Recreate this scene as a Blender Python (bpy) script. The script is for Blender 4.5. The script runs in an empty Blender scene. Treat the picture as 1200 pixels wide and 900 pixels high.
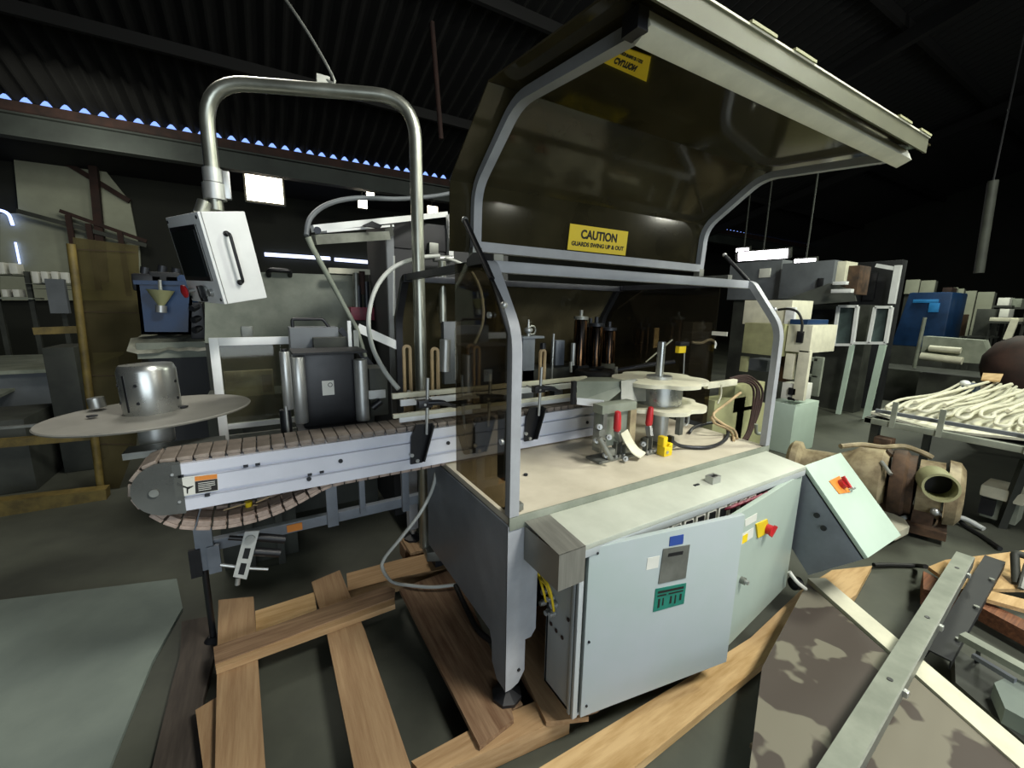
import bpy, bmesh, math, random
from mathutils import Vector, Matrix, Euler
random.seed(7)
PI = math.pi
SC = bpy.context.scene
COL = SC.collection

# ------------------------------------------------------------------ camera, world, lights, exposure
cam_d = bpy.data.cameras.new('camera')
cam_d.sensor_fit = 'HORIZONTAL'; cam_d.sensor_width = 36.0
cam_d.lens = 36.0 * 489.83 / 1200.0
cam_d.clip_start = 0.05; cam_d.clip_end = 200
cam = bpy.data.objects.new('camera', cam_d); COL.objects.link(cam)
cam.matrix_world = Matrix(((0.857847, 0.079154, -0.507773, 0.000000), (-0.513637, 0.164011, -0.842186, 0.000000), (0.016618, 0.983278, 0.181353, 1.690000), (0, 0, 0, 1)))
SC.camera = cam
SC.view_settings.view_transform = 'Standard'
SC.view_settings.look = 'None'
SC.view_settings.gamma = 1.0
SC.view_settings.use_curve_mapping = False
SC.view_settings.exposure = 0.12

world = bpy.data.worlds.new('sky'); SC.world = world; world.use_nodes = True
bgn = world.node_tree.nodes['Background']
bgn.inputs['Color'].default_value = (0.22, 0.36, 0.95, 1); bgn.inputs['Strength'].default_value = 1.6

def area(name, loc, target, sx, sy, power, color):
    d = bpy.data.lights.new(name, 'AREA'); d.shape = 'RECTANGLE'; d.size = sx; d.size_y = sy
    d.energy = power; d.color = color
    o = bpy.data.objects.new(name, d); COL.objects.link(o); o.location = loc
    o.rotation_euler = (Vector(target) - Vector(loc)).to_track_quat('-Z', 'Y').to_euler()
    return o
# added daylight fill behind the camera, high-bay fittings over the aisle, a gable fill
area('front_fill_light', (-0.6, -6.5, 2.0), (0.9, 1.8, 1.0), 5.5, 3.2, 260, (0.82, 0.92, 1.0))  # unseen bluish fill, added to light the left floor and hood underside
area('bay_or_fill_light', (2.4, -1.6, 5.2), (1.7, 1.2, 0.6), 1.2, 0.8, 270, (1.0, 0.99, 0.92))
area('bay_or_fill_light', (6.5, -0.8, 5.6), (6.2, 0.8, 0.4), 1.2, 0.8, 260, (0.95, 1.0, 0.82))
area('bay_or_fill_light', (-0.4, 4.4, 4.9), (0.1, 3.6, 0.8), 1.0, 0.8, 80, (1.0, 0.97, 0.88))
area('bay_or_fill_light', (-2.2, 9.8, 4.3), (-2.6, 14.3, 2.9), 1.0, 0.6, 30, (1.0, 1.0, 0.85))  # lamp added only to brighten the pale gable wall
area('bay_or_fill_light', (11.5, 2.5, 5.2), (10.0, 2.6, 0.6), 1.2, 0.8, 190, (0.95, 1.0, 0.85))
area('aisle_lamp', (5.6, -6.6, 3.7), (1.5, 1.5, 1.6), 0.45, 0.3, 55, (1.0, 1.0, 0.9))
area('aisle_lamp', (11.2, -6.2, 4.0), (2.5, 1.5, 1.6), 0.6, 0.4, 110, (1.0, 1.0, 0.9))

# ------------------------------------------------------------------ materials
def lin(c):
    return tuple((v/12.92 if v <= 0.04045 else ((v+0.055)/1.055)**2.4) for v in c)
def hexc(h):
    h = h.lstrip('#'); return lin(tuple(int(h[i:i+2], 16)/255 for i in (0, 2, 4)))
MATS = {}
def mat(name, col, rough=0.5, metal=0.0, var=0.12, scale=6.0, bump=0.0, col2=None, stretch=(1,1,1), emit=None, estr=0, lo=0.35, hi=0.65, spec=0.5):
    m = bpy.data.materials.new(name); m.use_nodes = True; nt = m.node_tree; N = nt.nodes; L = nt.links
    b = N['Principled BSDF']; c = hexc(col)
    b.inputs['Roughness'].default_value = rough; b.inputs['Metallic'].default_value = metal
    b.inputs['Specular IOR Level'].default_value = spec
    tc = N.new('ShaderNodeTexCoord'); mp = N.new('ShaderNodeMapping'); mp.inputs['Scale'].default_value = stretch
    L.new(tc.outputs['Object'], mp.inputs['Vector'])
    nz = N.new('ShaderNodeTexNoise'); nz.inputs['Scale'].default_value = scale; nz.inputs['Detail'].default_value = 6
    nz.inputs['Roughness'].default_value = 0.62
    L.new(mp.outputs['Vector'], nz.inputs['Vector'])
    rp = N.new('ShaderNodeValToRGB'); rp.color_ramp.elements[0].position = lo; rp.color_ramp.elements[1].position = hi
    c2 = hexc(col2) if col2 else tuple(v*(1-var*2.2) for v in c)
    rp.color_ramp.elements[0].color = (*c2, 1); rp.color_ramp.elements[1].color = (*c, 1)
    L.new(nz.outputs['Fac'], rp.inputs['Fac']); L.new(rp.outputs['Color'], b.inputs['Base Color'])
    mr = N.new('ShaderNodeMapRange'); mr.inputs['To Min'].default_value = max(0.02, rough-0.1); mr.inputs['To Max'].default_value = min(1, rough+0.12)
    L.new(nz.outputs['Fac'], mr.inputs['Value']); L.new(mr.outputs['Result'], b.inputs['Roughness'])
    if bump:
        bp = N.new('ShaderNodeBump'); bp.inputs['Strength'].default_value = bump; bp.inputs['Distance'].default_value = 0.01
        L.new(nz.outputs['Fac'], bp.inputs['Height']); L.new(bp.outputs['Normal'], b.inputs['Normal'])
    if emit:
        b.inputs['Emission Color'].default_value = (*hexc(emit), 1); b.inputs['Emission Strength'].default_value = estr
    MATS[name] = m; return m
def clear(name, tint, dust='#807a60', dustf=0.06, rough=0.04, ior=1.45):
    m = bpy.data.materials.new(name); m.use_nodes = True; nt = m.node_tree; N = nt.nodes; L = nt.links
    N.remove(N['Principled BSDF']); out = N['Material Output']
    tr = N.new('ShaderNodeBsdfTransparent'); tr.inputs['Color'].default_value = (*hexc(tint), 1)
    df = N.new('ShaderNodeBsdfDiffuse'); df.inputs['Color'].default_value = (*hexc(dust), 1)
    gl = N.new('ShaderNodeBsdfGlossy'); gl.inputs['Roughness'].default_value = rough; gl.inputs['Color'].default_value = (0.9, 0.9, 0.85, 1)
    fr = N.new('ShaderNodeFresnel'); fr.inputs['IOR'].default_value = ior
    m1 = N.new('ShaderNodeMixShader'); m2 = N.new('ShaderNodeMixShader')
    tc = N.new('ShaderNodeTexCoord'); nz = N.new('ShaderNodeTexNoise'); nz.inputs['Scale'].default_value = 2.2; nz.inputs['Detail'].default_value = 5
    L.new(tc.outputs['Object'], nz.inputs['Vector'])
    mr = N.new('ShaderNodeMapRange'); mr.inputs['From Min'].default_value = 0.3; mr.inputs['From Max'].default_value = 0.7
    mr.inputs['To Min'].default_value = dustf*0.4; mr.inputs['To Max'].default_value = dustf*1.6
    L.new(nz.outputs['Fac'], mr.inputs['Value'])
    L.new(mr.outputs['Result'], m1.inputs['Fac']); L.new(tr.outputs[0], m1.inputs[1]); L.new(df.outputs[0], m1.inputs[2])
    ge = N.new('ShaderNodeNewGeometry'); sb = N.new('ShaderNodeMath'); sb.operation = 'SUBTRACT'; sb.inputs[0].default_value = 1.0; L.new(ge.outputs['Backfacing'], sb.inputs[1])
    mu = N.new('ShaderNodeMath'); mu.operation = 'MULTIPLY'; L.new(fr.outputs[0], mu.inputs[0]); L.new(sb.outputs[0], mu.inputs[1])   # the sheet's far face adds no second reflection
    L.new(mu.outputs[0], m2.inputs['Fac']); L.new(m1.outputs[0], m2.inputs[1]); L.new(gl.outputs[0], m2.inputs[2])
    L.new(m2.outputs[0], out.inputs['Surface']); MATS[name] = m; return m

mat('concrete', '#53564a', 0.66, var=0.22, scale=1.3, bump=0.15, col2='#34362f', lo=0.3, hi=0.7)
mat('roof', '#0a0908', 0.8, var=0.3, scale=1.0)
mat('dark_wall', '#24261f', 0.85, var=0.25, scale=0.8)
mat('pale_wall', '#a3a692', 0.8, var=0.12, scale=0.9)
mat('girder', '#373d39', 0.7, var=0.2, scale=1.5)
mat('rust', '#3a241d', 0.8, var=0.3, scale=4)
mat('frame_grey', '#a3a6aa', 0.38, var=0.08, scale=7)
mat('panel_grey', '#7f868e', 0.42, var=0.14, scale=3.5)
mat('cabinet', '#adb3b4', 0.42, var=0.06, scale=2.5)
mat('cabinet_door', '#adb5b8', 0.40, var=0.05, scale=2.0, col2='#a5b2af')
mat('pale_green', '#b7cabb', 0.45, var=0.05, scale=3)
mat('cream_table', '#c3bba8', 0.55, var=0.09, scale=3.5, col2='#b0a895')
mat('top_plate', '#bfc3b5', 0.5, var=0.10, scale=2.6, col2='#a9ada0')
mat('white_paint', '#dfe1e0', 0.42, var=0.05, scale=5)
mat('white_alu', '#d3d6e0', 0.38, var=0.04, scale=5)
mat('black', '#15161a', 0.42, var=0.2, scale=8)
mat('black_matt', '#1b1d20', 0.6, var=0.2, scale=6)
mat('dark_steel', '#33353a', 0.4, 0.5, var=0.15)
mat('steel', '#b9bbb8', 0.36, 0.7, var=0.08, scale=9)
mat('bright_steel', '#b4b6b2', 0.28, 0.85, var=0.05, scale=9)
mat('brushed', '#9b9a92', 0.40, 0.6, var=0.1, scale=5, stretch=(12, 1, 1))
mat('pipe_steel', '#aeb0a4', 0.34, 0.9, var=0.1, scale=7)
mat('zinc', '#8f918a', 0.45, 0.7, var=0.15, scale=9)
mat('disc_grey', '#86847b', 0.6, var=0.10, scale=6)
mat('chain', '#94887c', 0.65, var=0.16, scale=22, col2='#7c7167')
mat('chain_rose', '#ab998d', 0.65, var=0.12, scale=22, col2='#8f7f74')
mat('cream_plastic', '#dbd8c0', 0.5, var=0.08, scale=8)
mat('tan_plastic', '#bfa57c', 0.55, var=0.12, scale=12)
mat('wood', '#a9855c', 0.75, var=0.2, scale=5, stretch=(1, 1, 1), col2='#7c5a3c', bump=0.25, lo=0.3, hi=0.72)
mat('wood_x', '#b3946c', 0.75, scale=6, stretch=(0.5, 8, 8), col2='#94734d', bump=0.2, lo=0.3, hi=0.7)
mat('wood_y', '#a98c68', 0.75, scale=6, stretch=(8, 0.5, 8), col2='#8b6c4c', bump=0.2, lo=0.3, hi=0.7)
mat('wood_brown_x', '#8f7458', 0.75, scale=6, stretch=(0.5, 9, 9), col2='#6a5039', bump=0.2)
mat('dark_wood', '#4a423a', 0.8, scale=5, stretch=(6, 0.6, 6), col2='#332c26')
mat('pale_zinc', '#c3c5c0', 0.5, 0.2, var=0.12, scale=12)
mat('cabinet_door_tint', '#a6b4a9', 0.42, var=0.05, scale=2.0)  # door grey with the right side's greenish light tinted into it
mat('wood_red', '#8a5a3c', 0.75, scale=7, stretch=(0.5, 9, 9), col2='#5f3a26', bump=0.2)
mat('wood_brown', '#8f7458', 0.75, scale=6, stretch=(9, 0.5, 9), col2='#65472f', bump=0.2)
mat('wood_light', '#c6a677', 0.72, scale=5, stretch=(0.6, 5, 5), col2='#a3814f', bump=0.2, lo=0.32, hi=0.6)
mat('yellow', '#e0c21c', 0.5, var=0.06)
mat('yellow_sign', '#f0d016', 0.45, var=0.03)
mat('fence_yellow', '#75642f', 0.6, var=0.25, scale=9)
mat('red', '#c0262c', 0.4, var=0.1)
mat('orange', '#e08a34', 0.5, var=0.05)
mat('maroon', '#7a2438', 0.5, var=0.15, scale=20)
mat('blue_plastic', '#0c345d', 0.45, var=0.2, scale=3)
mat('blue_label', '#2c4a96', 0.5, var=0.05)
mat('green_label', '#1f7a68', 0.5, var=0.12, scale=20)
mat('olive_beige', '#9c9c72', 0.6, var=0.15, scale=4)
mat('beige_metal', '#a59878', 0.55, var=0.25, scale=6, col2='#584731', lo=0.3, hi=0.6)
mat('rusty_metal', '#5e4632', 0.7, var=0.3, scale=7, col2='#2e2219')
mat('strip_olive', '#4f5038', 0.5, var=0.1)
mat('grey_machine', '#6b7074', 0.55, var=0.15, scale=2)
mat('dark_machine', '#3a3d36', 0.65, var=0.25, scale=3)
mat('weathered_grey', '#8d9284', 0.6, var=0.22, scale=3.5, col2='#6d7366')
mat('hose_white', '#d2d0bb', 0.5, var=0.10, scale=6)
mat('hose_grey', '#b9bcb6', 0.5, var=0.05)
mat('black_rubber', '#141414', 0.6, var=0.2)
mat('rod_sheen', '#8f6a48', 0.25, 0.8, var=0.35, scale=10, stretch=(6, 6, 0.3), col2='#120d0a', lo=0.5, hi=0.66)  # copper streaks put the sheen on dark cylinders into the colour
mat('sheet_floor', '#7b857c', 0.85, var=0.18, scale=1.6, bump=0.05, col2='#66706a')
mat('plastic_film', '#8d8f80', 0.4, var=0.25, scale=9, bump=0.6)
mat('lamp_glow', '#ffffff', 0.5, emit='#fff2d8', estr=9, var=0)
mat('tube_glow', '#ffffff', 0.5, emit='#fff6ff', estr=10, var=0)
mat('slit_glow', '#ffffff', 0.5, emit='#c8d4ff', estr=2.2, var=0)
mat('neon_glow', '#ffffff', 0.5, emit='#9fb4ff', estr=3.0, var=0)
mat('print_black', '#181612', 0.6, var=0)
mat('white_label', '#d9d9cf', 0.55, var=0.04)
mat('glass_dark', '#1b2123', 0.12, var=0.2, scale=2)
mat('grey_glass', '#4b5857', 0.2, var=0.2, scale=3)
clear('smoke', '#8a856c', dust='#655f49', dustf=0.26)
clear('smoke_thin', '#aea594', dust='#5f594a', dustf=0.08)
clear('smoke_hood', '#54503c', dust='#524c36', dustf=0.42, rough=0.09, ior=1.33)
clear('clear_sheet', '#cfd4cf', dustf=0.13)
clear('mesh_film', '#b9b294', dust='#6e664a', dustf=0.26, rough=0.5, ior=1.05)
clear('acrylic_end', '#9a9c98', dust='#6c6f6c', dustf=0.5, rough=0.2)

# peeled paint on the fallen panel: two colours split by a hard-edged noise, a trait of the panel itself
m = mat('peeled', '#767162', 0.7, scale=3.4, col2='#463d36', lo=0.53, hi=0.55)
m.node_tree.nodes['Noise Texture'].inputs['Detail'].default_value = 3.0
m.node_tree.nodes['Noise Texture'].inputs['Roughness'].default_value = 0.5

# ------------------------------------------------------------------ mesh helpers
V = Vector
class MB:
    def __init__(s): s.bm = bmesh.new()
    def box(s, p0, p1, bevel=0.0, M=None):
        x0, y0, z0 = p0; x1, y1, z1 = p1
        return s.hexa([(x0,y0,z0),(x1,y0,z0),(x1,y1,z0),(x0,y1,z0),(x0,y0,z1),(x1,y0,z1),(x1,y1,z1),(x0,y1,z1)], bevel, M)
    def hexa(s, c, bevel=0.0, M=None):
        v = [s.bm.verts.new((M @ V(p)) if M else p) for p in c]
        fs = [s.bm.faces.new([v[i] for i in f]) for f in ((3,2,1,0),(4,5,6,7),(0,1,5,4),(1,2,6,5),(2,3,7,6),(3,0,4,7))]
        if bevel:
            es = set(e for f in fs for e in f.edges)
            bmesh.ops.bevel(s.bm, geom=list(es), offset=bevel, segments=2, affect='EDGES', profile=0.6)
        return s
    def bar(s, a, b, w, h, up=(0,0,1), bevel=0.0):      # rectangular bar from a to b, w across, h along up
        a, b = V(a), V(b); t = (b-a).normalized(); u = V(up); side = t.cross(u)
        if side.length < 1e-4: side = t.cross(V((1,0,0)))
        side.normalize(); u = side.cross(t).normalized()
        c = []
        for q in (-1, 1):
            for p, r in ((a,-1),(a,1),(b,1),(b,-1)): pass
        d = side*(w/2); e = u*(h/2)
        c = [a-d-e, a+d-e, b+d-e, b-d-e, a-d+e, a+d+e, b+d+e, b-d+e]
        return s.hexa([tuple(p) for p in c], bevel)
    def slab(s, poly, thick, direction=None):            # polygon (3-D) given a thickness
        P = [V(p) for p in poly]
        n = (P[1]-P[0]).cross(P[2]-P[0]).normalized()
        d = V(direction).normalized()*thick if direction else n*thick
        a = [s.bm.verts.new(p) for p in P]; b = [s.bm.verts.new(p+d) for p in P]
        s.bm.faces.new(a); s.bm.faces.new(b[::-1])
        for i in range(len(P)):
            j = (i+1) % len(P); s.bm.faces.new([a[i], b[i], b[j], a[j]])
        return s
    def tube(s, pts, r, n=12, cap=True, closed=False):
        P = [V(p) for p in pts]; m = len(P); R = r if isinstance(r, (list, tuple)) else [r]*m
        T = []
        for i in range(m):
            a = P[i-1] if i > 0 else (P[-1] if closed else P[i]); b = P[(i+1) % m] if (i < m-1 or closed) else P[i]
            T.append((b-a).normalized())
        ref = V((0,0,1)) if abs(T[0].z) < 0.9 else V((1,0,0))
        u = T[0].cross(ref).normalized(); rings = []
        for i in range(m):
            if i:
                ax = T[i-1].cross(T[i])
                if ax.length > 1e-7:
                    u = Matrix.Rotation(T[i-1].angle(T[i]), 3, ax.normalized()) @ u
            w = T[i].cross(u)
            rings.append([s.bm.verts.new(P[i] + (u*math.cos(2*PI*k/n) + w*math.sin(2*PI*k/n))*R[i]) for k in range(n)])
        for i in range(m if closed else m-1):
            A, B = rings[i], rings[(i+1) % m]
            for k in range(n): s.bm.faces.new([A[k], A[(k+1) % n], B[(k+1) % n], B[k]])
        if cap and not closed: s.bm.faces.new(rings[0][::-1]); s.bm.faces.new(rings[-1])
        return s
    def cyl(s, a, b, r, n=24, r2=None): return s.tube([a, b], [r, r if r2 is None else r2], n)
    def lathe(s, prof, c=(0,0,0), axis=(0,0,1), n=32, close=False):  # profile of (radius, height)
        ax = V(axis).normalized(); c = V(c)
        ref = V((1,0,0)) if abs(ax.x) < 0.9 else V((0,1,0))
        u = ax.cross(ref).normalized(); w = ax.cross(u); rings = []
        for r, h in prof:
            if r < 1e-6: rings.append([s.bm.verts.new(c+ax*h)])
            else: rings.append([s.bm.verts.new(c+ax*h+(u*math.cos(2*PI*k/n)+w*math.sin(2*PI*k/n))*r) for k in range(n)])
        seq = list(zip(rings, rings[1:])) + ([(rings[-1], rings[0])] if close else [])
        for A, B in seq:
            for k in range(n):
                j = (k+1) % n
                if len(A) == 1 and len(B) == 1: continue
                if len(A) == 1: s.bm.faces.new([A[0], B[j], B[k]])
                elif len(B) == 1: s.bm.faces.new([A[k], A[j], B[0]])
                else: s.bm.faces.new([A[k], A[j], B[j], B[k]])
        return s
    def prism(s, poly, axis, a0, a1):                    # 2-D outline pushed along a world axis
        f = {'x': lambda p, a: (a, p[0], p[1]), 'y': lambda p, a: (p[0], a, p[1]), 'z': lambda p, a: (p[0], p[1], a)}[axis]
        A = [s.bm.verts.new(f(p, a0)) for p in poly]; B = [s.bm.verts.new(f(p, a1)) for p in poly]
        s.bm.faces.new(A); s.bm.faces.new(B[::-1])
        for i in range(len(poly)):
            j = (i+1) % len(poly); s.bm.faces.new([A[i], B[i], B[j], A[j]])
        return s
    def ball(s, c, r, n=14, sc=(1,1,1)):
        bmesh.ops.create_uvsphere(s.bm, u_segments=n, v_segments=max(6, n//2), radius=r, matrix=Matrix.Translation(c) @ Matrix.Diagonal((*sc, 1)))
        return s
    def build(s, name, m, parent=None, smooth=True, sharp=38):
        bm = s.bm; bmesh.ops.recalc_face_normals(bm, faces=bm.faces[:])
        lo = V((1e9,)*3); hi = V((-1e9,)*3)
        for v in bm.verts:
            for i in range(3): lo[i] = min(lo[i], v.co[i]); hi[i] = max(hi[i], v.co[i])
        c = (lo+hi)/2
        if parent is None: c.z = lo.z
        bmesh.ops.translate(bm, verts=bm.verts[:], vec=-c)
        me = bpy.data.meshes.new(name); bm.to_mesh(me); bm.free()
        if smooth:
            me.shade_smooth(); me.set_sharp_from_angle(angle=math.radians(sharp))
        me.materials.append(MATS[m])
        o = bpy.data.objects.new(name, me); COL.objects.link(o)
        if parent is not None:
            o.parent = parent; o.location = c - ORG[parent.name]
        else: o.location = c
        ORG[o.name] = c
        return o
ORG = {}
def tag(o, label=None, cat=None, group=None, kind=None):
    if label: o['label'] = label
    if cat: o['category'] = cat
    if group: o['group'] = group
    if kind: o['kind'] = kind
    return o
def thing(name, label, cat, loc=(0,0,0), rot=None, group=None):   # children in world coordinates unless rot is given (then local)
    o = bpy.data.objects.new(name, None); COL.objects.link(o); o.location = loc; o.empty_display_size = 0.1
    if rot is not None: o.rotation_mode = rot.order; o.rotation_euler = rot; ORG[o.name] = V((0,0,0))
    else: ORG[o.name] = V(loc)
    return tag(o, label, cat, group)
def copy_tree(o, parent=None):
    c = o.copy(); COL.objects.link(c)
    if parent is not None: c.parent = parent
    for ch in list(o.children): copy_tree(ch, c)
    return c
def spline(pts, k=6, closed=False):
    P = [V(p) for p in pts]; out = []; n = len(P)
    for i in range(n if closed else n-1):
        g = (lambda j: P[j % n]) if closed else (lambda j: P[min(max(j, 0), n-1)])
        p0, p1, p2, p3 = g(i-1), g(i), g(i+1), g(i+2)
        for q in range(k):
            t = q/k
            out.append(0.5*((2*p1)+(p2-p0)*t+(2*p0-5*p1+4*p2-p3)*t*t+(3*p1-p0-3*p2+p3)*t**3))
    if not closed: out.append(P[-1])
    return out
def rounded(pts, r, k=5):                                 # polyline with rounded corners
    P = [V(p) for p in pts]; out = [P[0]]
    for i in range(1, len(P)-1):
        a = (P[i-1]-P[i]); b = (P[i+1]-P[i]); q = min(r, a.length*0.49, b.length*0.49)
        A = P[i]+a.normalized()*q; B = P[i]+b.normalized()*q
        for j in range(k+1):
            t = j/k; out.append((1-t)**2*A+2*t*(1-t)*P[i]+t*t*B)
    out.append(P[-1]); return out
def frame_of(o, x, up):                                   # matrix: local x along x, local z out of the surface, y up
    X = V(x).normalized(); Z = X.cross(V(up)).normalized(); Y = Z.cross(X).normalized()
    return Matrix(((X.x, Y.x, Z.x, o[0]), (X.y, Y.y, Z.y, o[1]), (X.z, Y.z, Z.z, o[2]), (0, 0, 0, 1)))
def text(s, size, m, parent, M, name='lettering', bold=0.0, depth=0.0006, align='CENTER', sx=1.0, fit=None):
    cu = bpy.data.curves.new('t', 'FONT'); cu.body = s; cu.size = size; cu.align_x = align; cu.align_y = 'CENTER'
    cu.extrude = depth; cu.offset = bold
    ob = bpy.data.objects.new('t', cu); COL.objects.link(ob)
    bpy.context.view_layer.update()
    me = bpy.data.meshes.new_from_object(ob.evaluated_get(bpy.context.evaluated_depsgraph_get()))
    bpy.data.objects.remove(ob)
    bm = bmesh.new(); bm.from_mesh(me); bpy.data.meshes.remove(me)
    if fit: xs_ = [v.co.x for v in bm.verts]; sx = fit/(max(xs_)-min(xs_))
    bmesh.ops.transform(bm, matrix=M @ Matrix.Diagonal((sx, 1, 1, 1)), verts=bm.verts[:])
    b = MB(); b.bm.free(); b.bm = bm
    return b.build(name, m, parent, smooth=False)
def struct(name, b, m, parent=None):
    o = b.build(name, m, parent)
    if parent is None: o['kind'] = 'structure'
    return o

# ------------------------------------------------------------------ the building
struct('floor', MB().box((-9, -14, -0.1), (24, 14.6, 0)), 'concrete')
struct('wall_left', MB().box((-9.2, -14, 0), (-9, 14.6, 9)), 'dark_wall')
struct('wall_right', MB().box((24, -14, 0), (24.2, 14.6, 9)), 'dark_wall')
struct('wall_back', MB().box((-9, 14.5, 0), (24, 14.7, 4.75)), 'dark_wall')
w = MB()
w.box((-9, -14.2, 0), (-2.5, -14, 5)); w.box((3.5, -14.2, 0), (24, -14, 5)); w.box((-2.5, -14.2, 3.8), (3.5, -14, 5))
struct('wall_front', w, 'dark_wall')
struct('door_1', MB().box((-2.5, -14.25, 0), (3.5, -14.1, 3.8)), 'girder')
def roof_z(y): return 5.09 + 0.26*(11.3-y) if y > -1 else 5.09+0.26*12.3 + 0.25*(y+1)
b = MB(); xs = [-9.2 + 0.03125*i for i in range(int(33.4/0.03125)+1)]
rows = [11.32, 11.0, 7.0, 3.0, -1.0, -7.0, -14.2]
grid = [[b.bm.verts.new((x, y, roof_z(y)+0.06*math.sin(2*PI*x/0.25))) for x in xs] for y in rows]
for r0, r1 in zip(grid, grid[1:]):
    for i in range(len(xs)-1): b.bm.faces.new([r0[i], r0[i+1], r1[i+1], r1[i]])
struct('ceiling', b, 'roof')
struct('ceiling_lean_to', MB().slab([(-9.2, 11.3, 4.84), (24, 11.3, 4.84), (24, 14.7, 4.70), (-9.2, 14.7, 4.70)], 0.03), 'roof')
struct('trim_1', MB().box((-9, 11.22, 4.82), (24, 11.34, 5.03)), 'rust')
g = MB(); g.box((-9, 11.20, 4.46), (24, 11.24, 4.82)); g.box((-9, 11.10, 4.79), (24, 11.34, 4.82)); g.box((-9, 11.10, 4.43), (24, 11.34, 4.46))
struct('trim_2', g, 'girder')
for i, y in enumerate((9.0, 6.4, 3.8, 1.4, -1.0)):
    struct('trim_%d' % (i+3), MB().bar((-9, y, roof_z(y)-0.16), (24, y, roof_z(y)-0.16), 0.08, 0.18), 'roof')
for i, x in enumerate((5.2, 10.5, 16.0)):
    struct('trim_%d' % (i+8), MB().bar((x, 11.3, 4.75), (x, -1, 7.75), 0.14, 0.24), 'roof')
gp = [(-4.3664,14.3000,4.9137), (-3.7338,14.3000,4.9612), (-3.0395,14.3000,5.0339), (-2.5036,14.3000,4.0984), (-2.4443,14.3000,2.8861), (-2.5254,14.3000,1.6973), (-5.0119,14.3000,1.6426), (-4.7474,14.3000,3.5470), (-4.4561,14.3000,3.5823)]
struct('wall_gable', MB().slab(gp, 0.08, (0,1,0)), 'pale_wall')
struct('trim_11', MB().bar((-3.7982,14.2000,4.9749), (-2.4861,14.2000,4.0816), 0.10, 0.11), 'rust')
struct('trim_12', MB().bar((-2.9986,14.0000,5.0143), (-3.1364,14.0000,2.1283), 0.17, 0.15, (1,0,0)), 'rust')
struct('trim_13', MB().bar((-4.3502,13.9000,3.5802), (-2.2279,13.9000,3.0263), 0.08, 0.09), 'dark_machine')
struct('trim_14', MB().bar((-3.6755,13.9000,3.6639), (-2.2168,13.9000,3.1282), 0.06, 0.08), 'rust')
for i, (px, a, c) in enumerate((((-3.5351,13.8000,3.5723), 0, 0), ((-3.2147,13.8000,3.4236), 0, 0), ((-2.6826,13.8000,3.2888), 0, 0))):
    struct('trim_%d' % (15+i), MB().box((px[0]-0.05, px[1], px[2]-1.5), (px[0]+0.05, px[1]+0.08, px[2])), 'rust')
sl = MB(); A0 = (0.2941,14.4000,3.0604); A1 = (2.0474,14.4000,3.0658); A2 = (2.1693,14.4000,3.0489); A3 = (3.4384,14.4000,3.0299)
sl.bar(A0, A1, 0.03, 0.10); sl.bar(A2, A3, 0.03, 0.10)
o = struct('window_1', sl, 'slit_glow')

# lamps in view, each a housing with its glowing face
def box_lamp(name, label, cat, c, sx, sz, glow, house='dark_machine', nrm=(0,-1,0), group=None):
    r = thing(name, label, cat, c, None, group)
    x, y, z = c; hang = roof_z(y)-0.06 if y < 11 else 4.84-(y-11.3)*.041; n = V(nrm).normalized(); side = V((0,0,1)).cross(n).normalized()
    h = MB().bar(V(c)+n*-0.14, V(c)-n*0.01, sx*1.12, sz*1.15); h.build('housing', house, r)
    MB().bar(V(c)-n*0.01, V(c)+n*0.015, sx, sz).build('diffuser', glow, r)
    MB().cyl(V(c)-n*0.07, V((x-n.x*.07, y-n.y*.07, hang)), 0.02, 8).build('hanger', house, r)
    return r
box_lamp('flood_lamp', 'square white flood lamp glowing under the girder above the white control box', 'lamp', (0.3832,12.6000,4.4962), 0.78, 0.70, 'lamp_glow')
box_lamp('spot_lamp', 'lower of two small round spotlights in the dark beyond the bent pipe', 'lamp', (2.5764,12.0000,4.2761), 0.22, 0.2, 'lamp_glow')
box_lamp('spot_lamp', 'upper of two small round spotlights in the dark beyond the bent pipe', 'lamp', (2.8517,12.3000,4.5855), 0.2, 0.2, 'lamp_glow')
box_lamp('spot_lamp', 'half hidden lamp glowing just above the rim of the raised feed tray', 'lamp', (4.6483,12.4000,4.4578), 0.3, 0.2, 'lamp_glow')
box_lamp('tube_lamp', 'long bright fluorescent lamp over the grey machines at right', 'lamp', (11.4000,6.3854,3.1263), 1.15, 0.22, 'tube_glow', nrm=(-1,-0.2,-0.3))
box_lamp('tube_lamp', 'short bright lamp at left end of the long fluorescent lamp', 'lamp', (11.6000,7.0390,3.2240), 0.32, 0.32, 'tube_glow', nrm=(-1,-0.2,-0.3))
box_lamp('tube_lamp', 'small oval lamp glowing above the middle grey machine cabinet', 'lamp', (11.2000,5.2471,2.8317), 0.42, 0.18, 'tube_glow', nrm=(-1,-0.2,-0.3))
p = MB().tube(rounded([(-4.8761,14.2000,3.6378), (-4.5813,14.2000,3.5681), (-4.5530,14.2000,3.3007)], 0.1), 0.03, 8)
tag(p.build('neon_tube', 'neon_glow'), 'bent bluish light tube on the pale wall at the left edge', 'lamp')
p = MB().tube([(-4.5798,14.2500,2.9385), (-4.5765,14.2500,2.4730)], 0.02, 8)
tag(p.build('light_tube', 'neon_glow'), 'thin upright bluish light tube below the bent one', 'lamp')
tag(MB().cyl((2.7404,7.2000,6.1237), (2.8706,7.2000,4.4424), 0.04, 10).build('conduit', 'rust'), 'brown conduit hanging from the dark roof beside the smoked hood', 'conduit')
cd = thing('conduit', 'grey conduit hanging from the dark roof at right', 'conduit', (9.5000,1.9944,2.3173))
c = (9.5000,2.0466,3.6442); MB().cyl(c, (9.5000,1.9944,2.3173), 0.06, 10).build('pipe', 'dark_machine', cd)
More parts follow.
